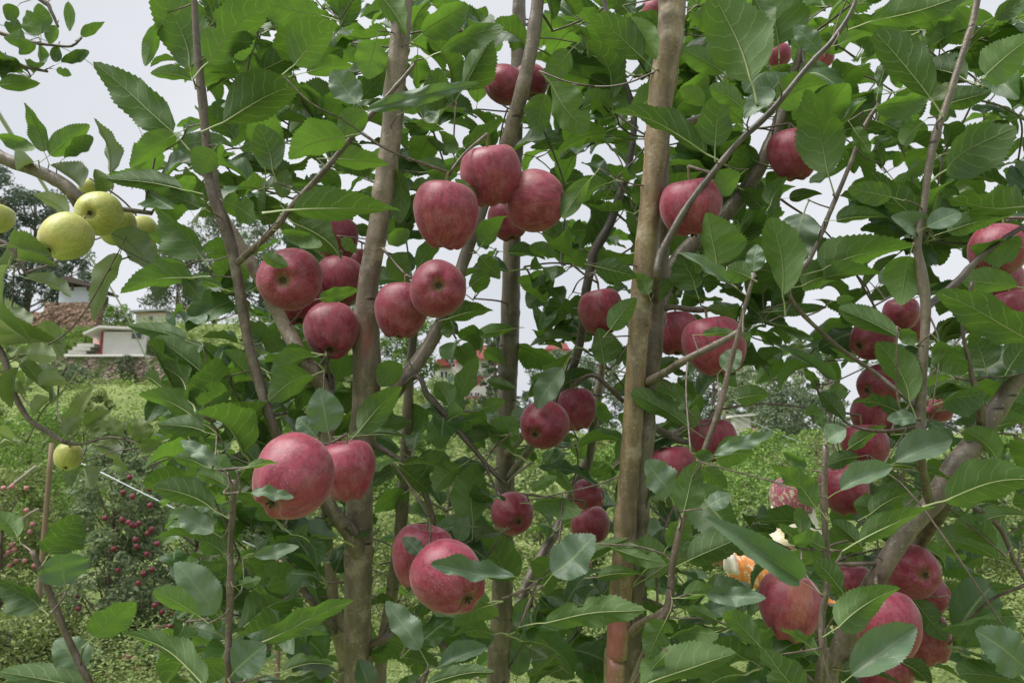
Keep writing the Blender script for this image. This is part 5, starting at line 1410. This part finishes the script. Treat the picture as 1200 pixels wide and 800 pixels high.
# wrapped headscarf: lathe with folds, and a pale cloth hanging over neck and shoulders
def lathe(name, prof, mat, par, loc, sx=1.0, sy=1.0, folds=7, amp=.05, seg=40, tilt=0):
    V, F = [], []
    for i, (r, z) in enumerate(prof):
        for j in range(seg):
            a = 2*math.pi*j/seg
            f = 1 + amp * math.sin(folds*a + z*55) * (0.4 + 0.6*math.sin(a*2 + i*.7)**2)
            V.append((r*f*math.cos(a)*sx, r*f*math.sin(a)*sy, z + .010*math.sin(a + tilt)))
    for i in range(len(prof)-1):
        for j in range(seg): F.append((i*seg+j, i*seg+(j+1) % seg, (i+1)*seg+(j+1) % seg, (i+1)*seg+j))
    F.append(tuple((len(prof)-1)*seg + j for j in range(seg)))
    me = mesh_np(name, V, F, True)
    o = obj(name, me, mat, par); o.location = loc
    so = o.modifiers.new("cloth", 'SOLIDIFY'); so.thickness = .006
    return o
lathe("headscarf", [(.118, -.035), (.124, -.01), (.130, .03), (.132, .07), (.126, .105), (.108, .135), (.075, .157), (.04, .168), (.012, .171)], M["scarf"], pr, (0, 0, S + .0), .95, 1.12, 6, .035)
lathe("neck_cloth", [(.20, -.215), (.185, -.175), (.165, -.13), (.148, -.085), (.136, -.04), (.120, .02)], M["neckprint"], pr, (0, .01, S), .95, .9, 5, .10)
# top with sleeves and trousers: shells grown on the same joints, a little wider
tc_ = [((0, 0, S*0.545), (.185, .14)), ((0, 0, S*0.64), (.165, .125)), ((0, 0, S*0.74), (.15, .118)), ((0, -.01, S*0.86 - .02), (.165, .12)), ((0, 0, sh + .02), (.11, .09)),
       ((-.155, 0, sh), (.078, .07)), (el, (.11, .10)), (tuple(Vector(el)*.25 + Vector(wr)*.75), (.082, .08)),
       ((.165, 0, sh), (.078, .07)), ((.212, -.03, sh - .27), (.062, .058)), ((.195, -.12, sh - .43), (.048, .045))]
top = skin_body("tunic", tc_, [(0,1),(1,2),(2,3),(3,4),(3,5),(5,6),(6,7),(3,8),(8,9),(9,10)], M["orange"], pr)
tr_ = [((0, 0, S*0.56), (.16, .125)), ((-.095, 0, S*0.5), (.11, .10)), ((-.10, -.01, S*0.30), (.085, .085)), ((-.10, .02, .12), (.07, .07)),
       ((.095, 0, S*0.5), (.11, .10)), ((.10, -.01, S*0.30), (.085, .085)), ((.10, .02, .12), (.07, .07))]
skin_body("trousers", tr_, [(0,1),(1,2),(2,3),(0,4),(4,5),(5,6)], M["trouser"], pr)
# loose printed cloth hanging over the reaching arm, pale towards the hand
def drape(name, t0, t1, drop, mat, nx=22, nz=9):
    e_, w_ = Vector(el) + Vector((.06, 0, -.01)), Vector(wr)
    V, F = [], []
    for i in range(nx + 1):
        t = t0 + (t1 - t0) * i / nx
        p = e_.lerp(w_, t)
        for j in range(nz + 1):
            a_ = -0.6 + 2.6 * j / nz                      # over the arm and down its outer side
            q = p + Vector((0, -math.sin(max(0, min(a_, 1.57))) * .075, math.cos(min(a_, 1.57)) * .075))
            if a_ > 1.57: q.z -= drop * (a_ - 1.57); q.y += .012 * math.sin(t * 21 + a_)
            q.y += .010 * math.sin(t * 34 + j * .5); q.z += .006 * math.sin(t * 27)
            V.append(tuple(q))
    for i in range(nx):
        for j in range(nz): F.append((i*(nz+1)+j, i*(nz+1)+j+1, (i+1)*(nz+1)+j+1, (i+1)*(nz+1)+j))
    o = obj(name, mesh_np(name, V, F, True), mat, pr)
    so = o.modifiers.new("cloth", 'SOLIDIFY'); so.thickness = .004
    return o
drape("sleeve_cloth", 0.0, 0.74, .16, M["orange"])
drape("sleeve_border", 0.735, 0.98, .12, M["neckprint"], nx=8)
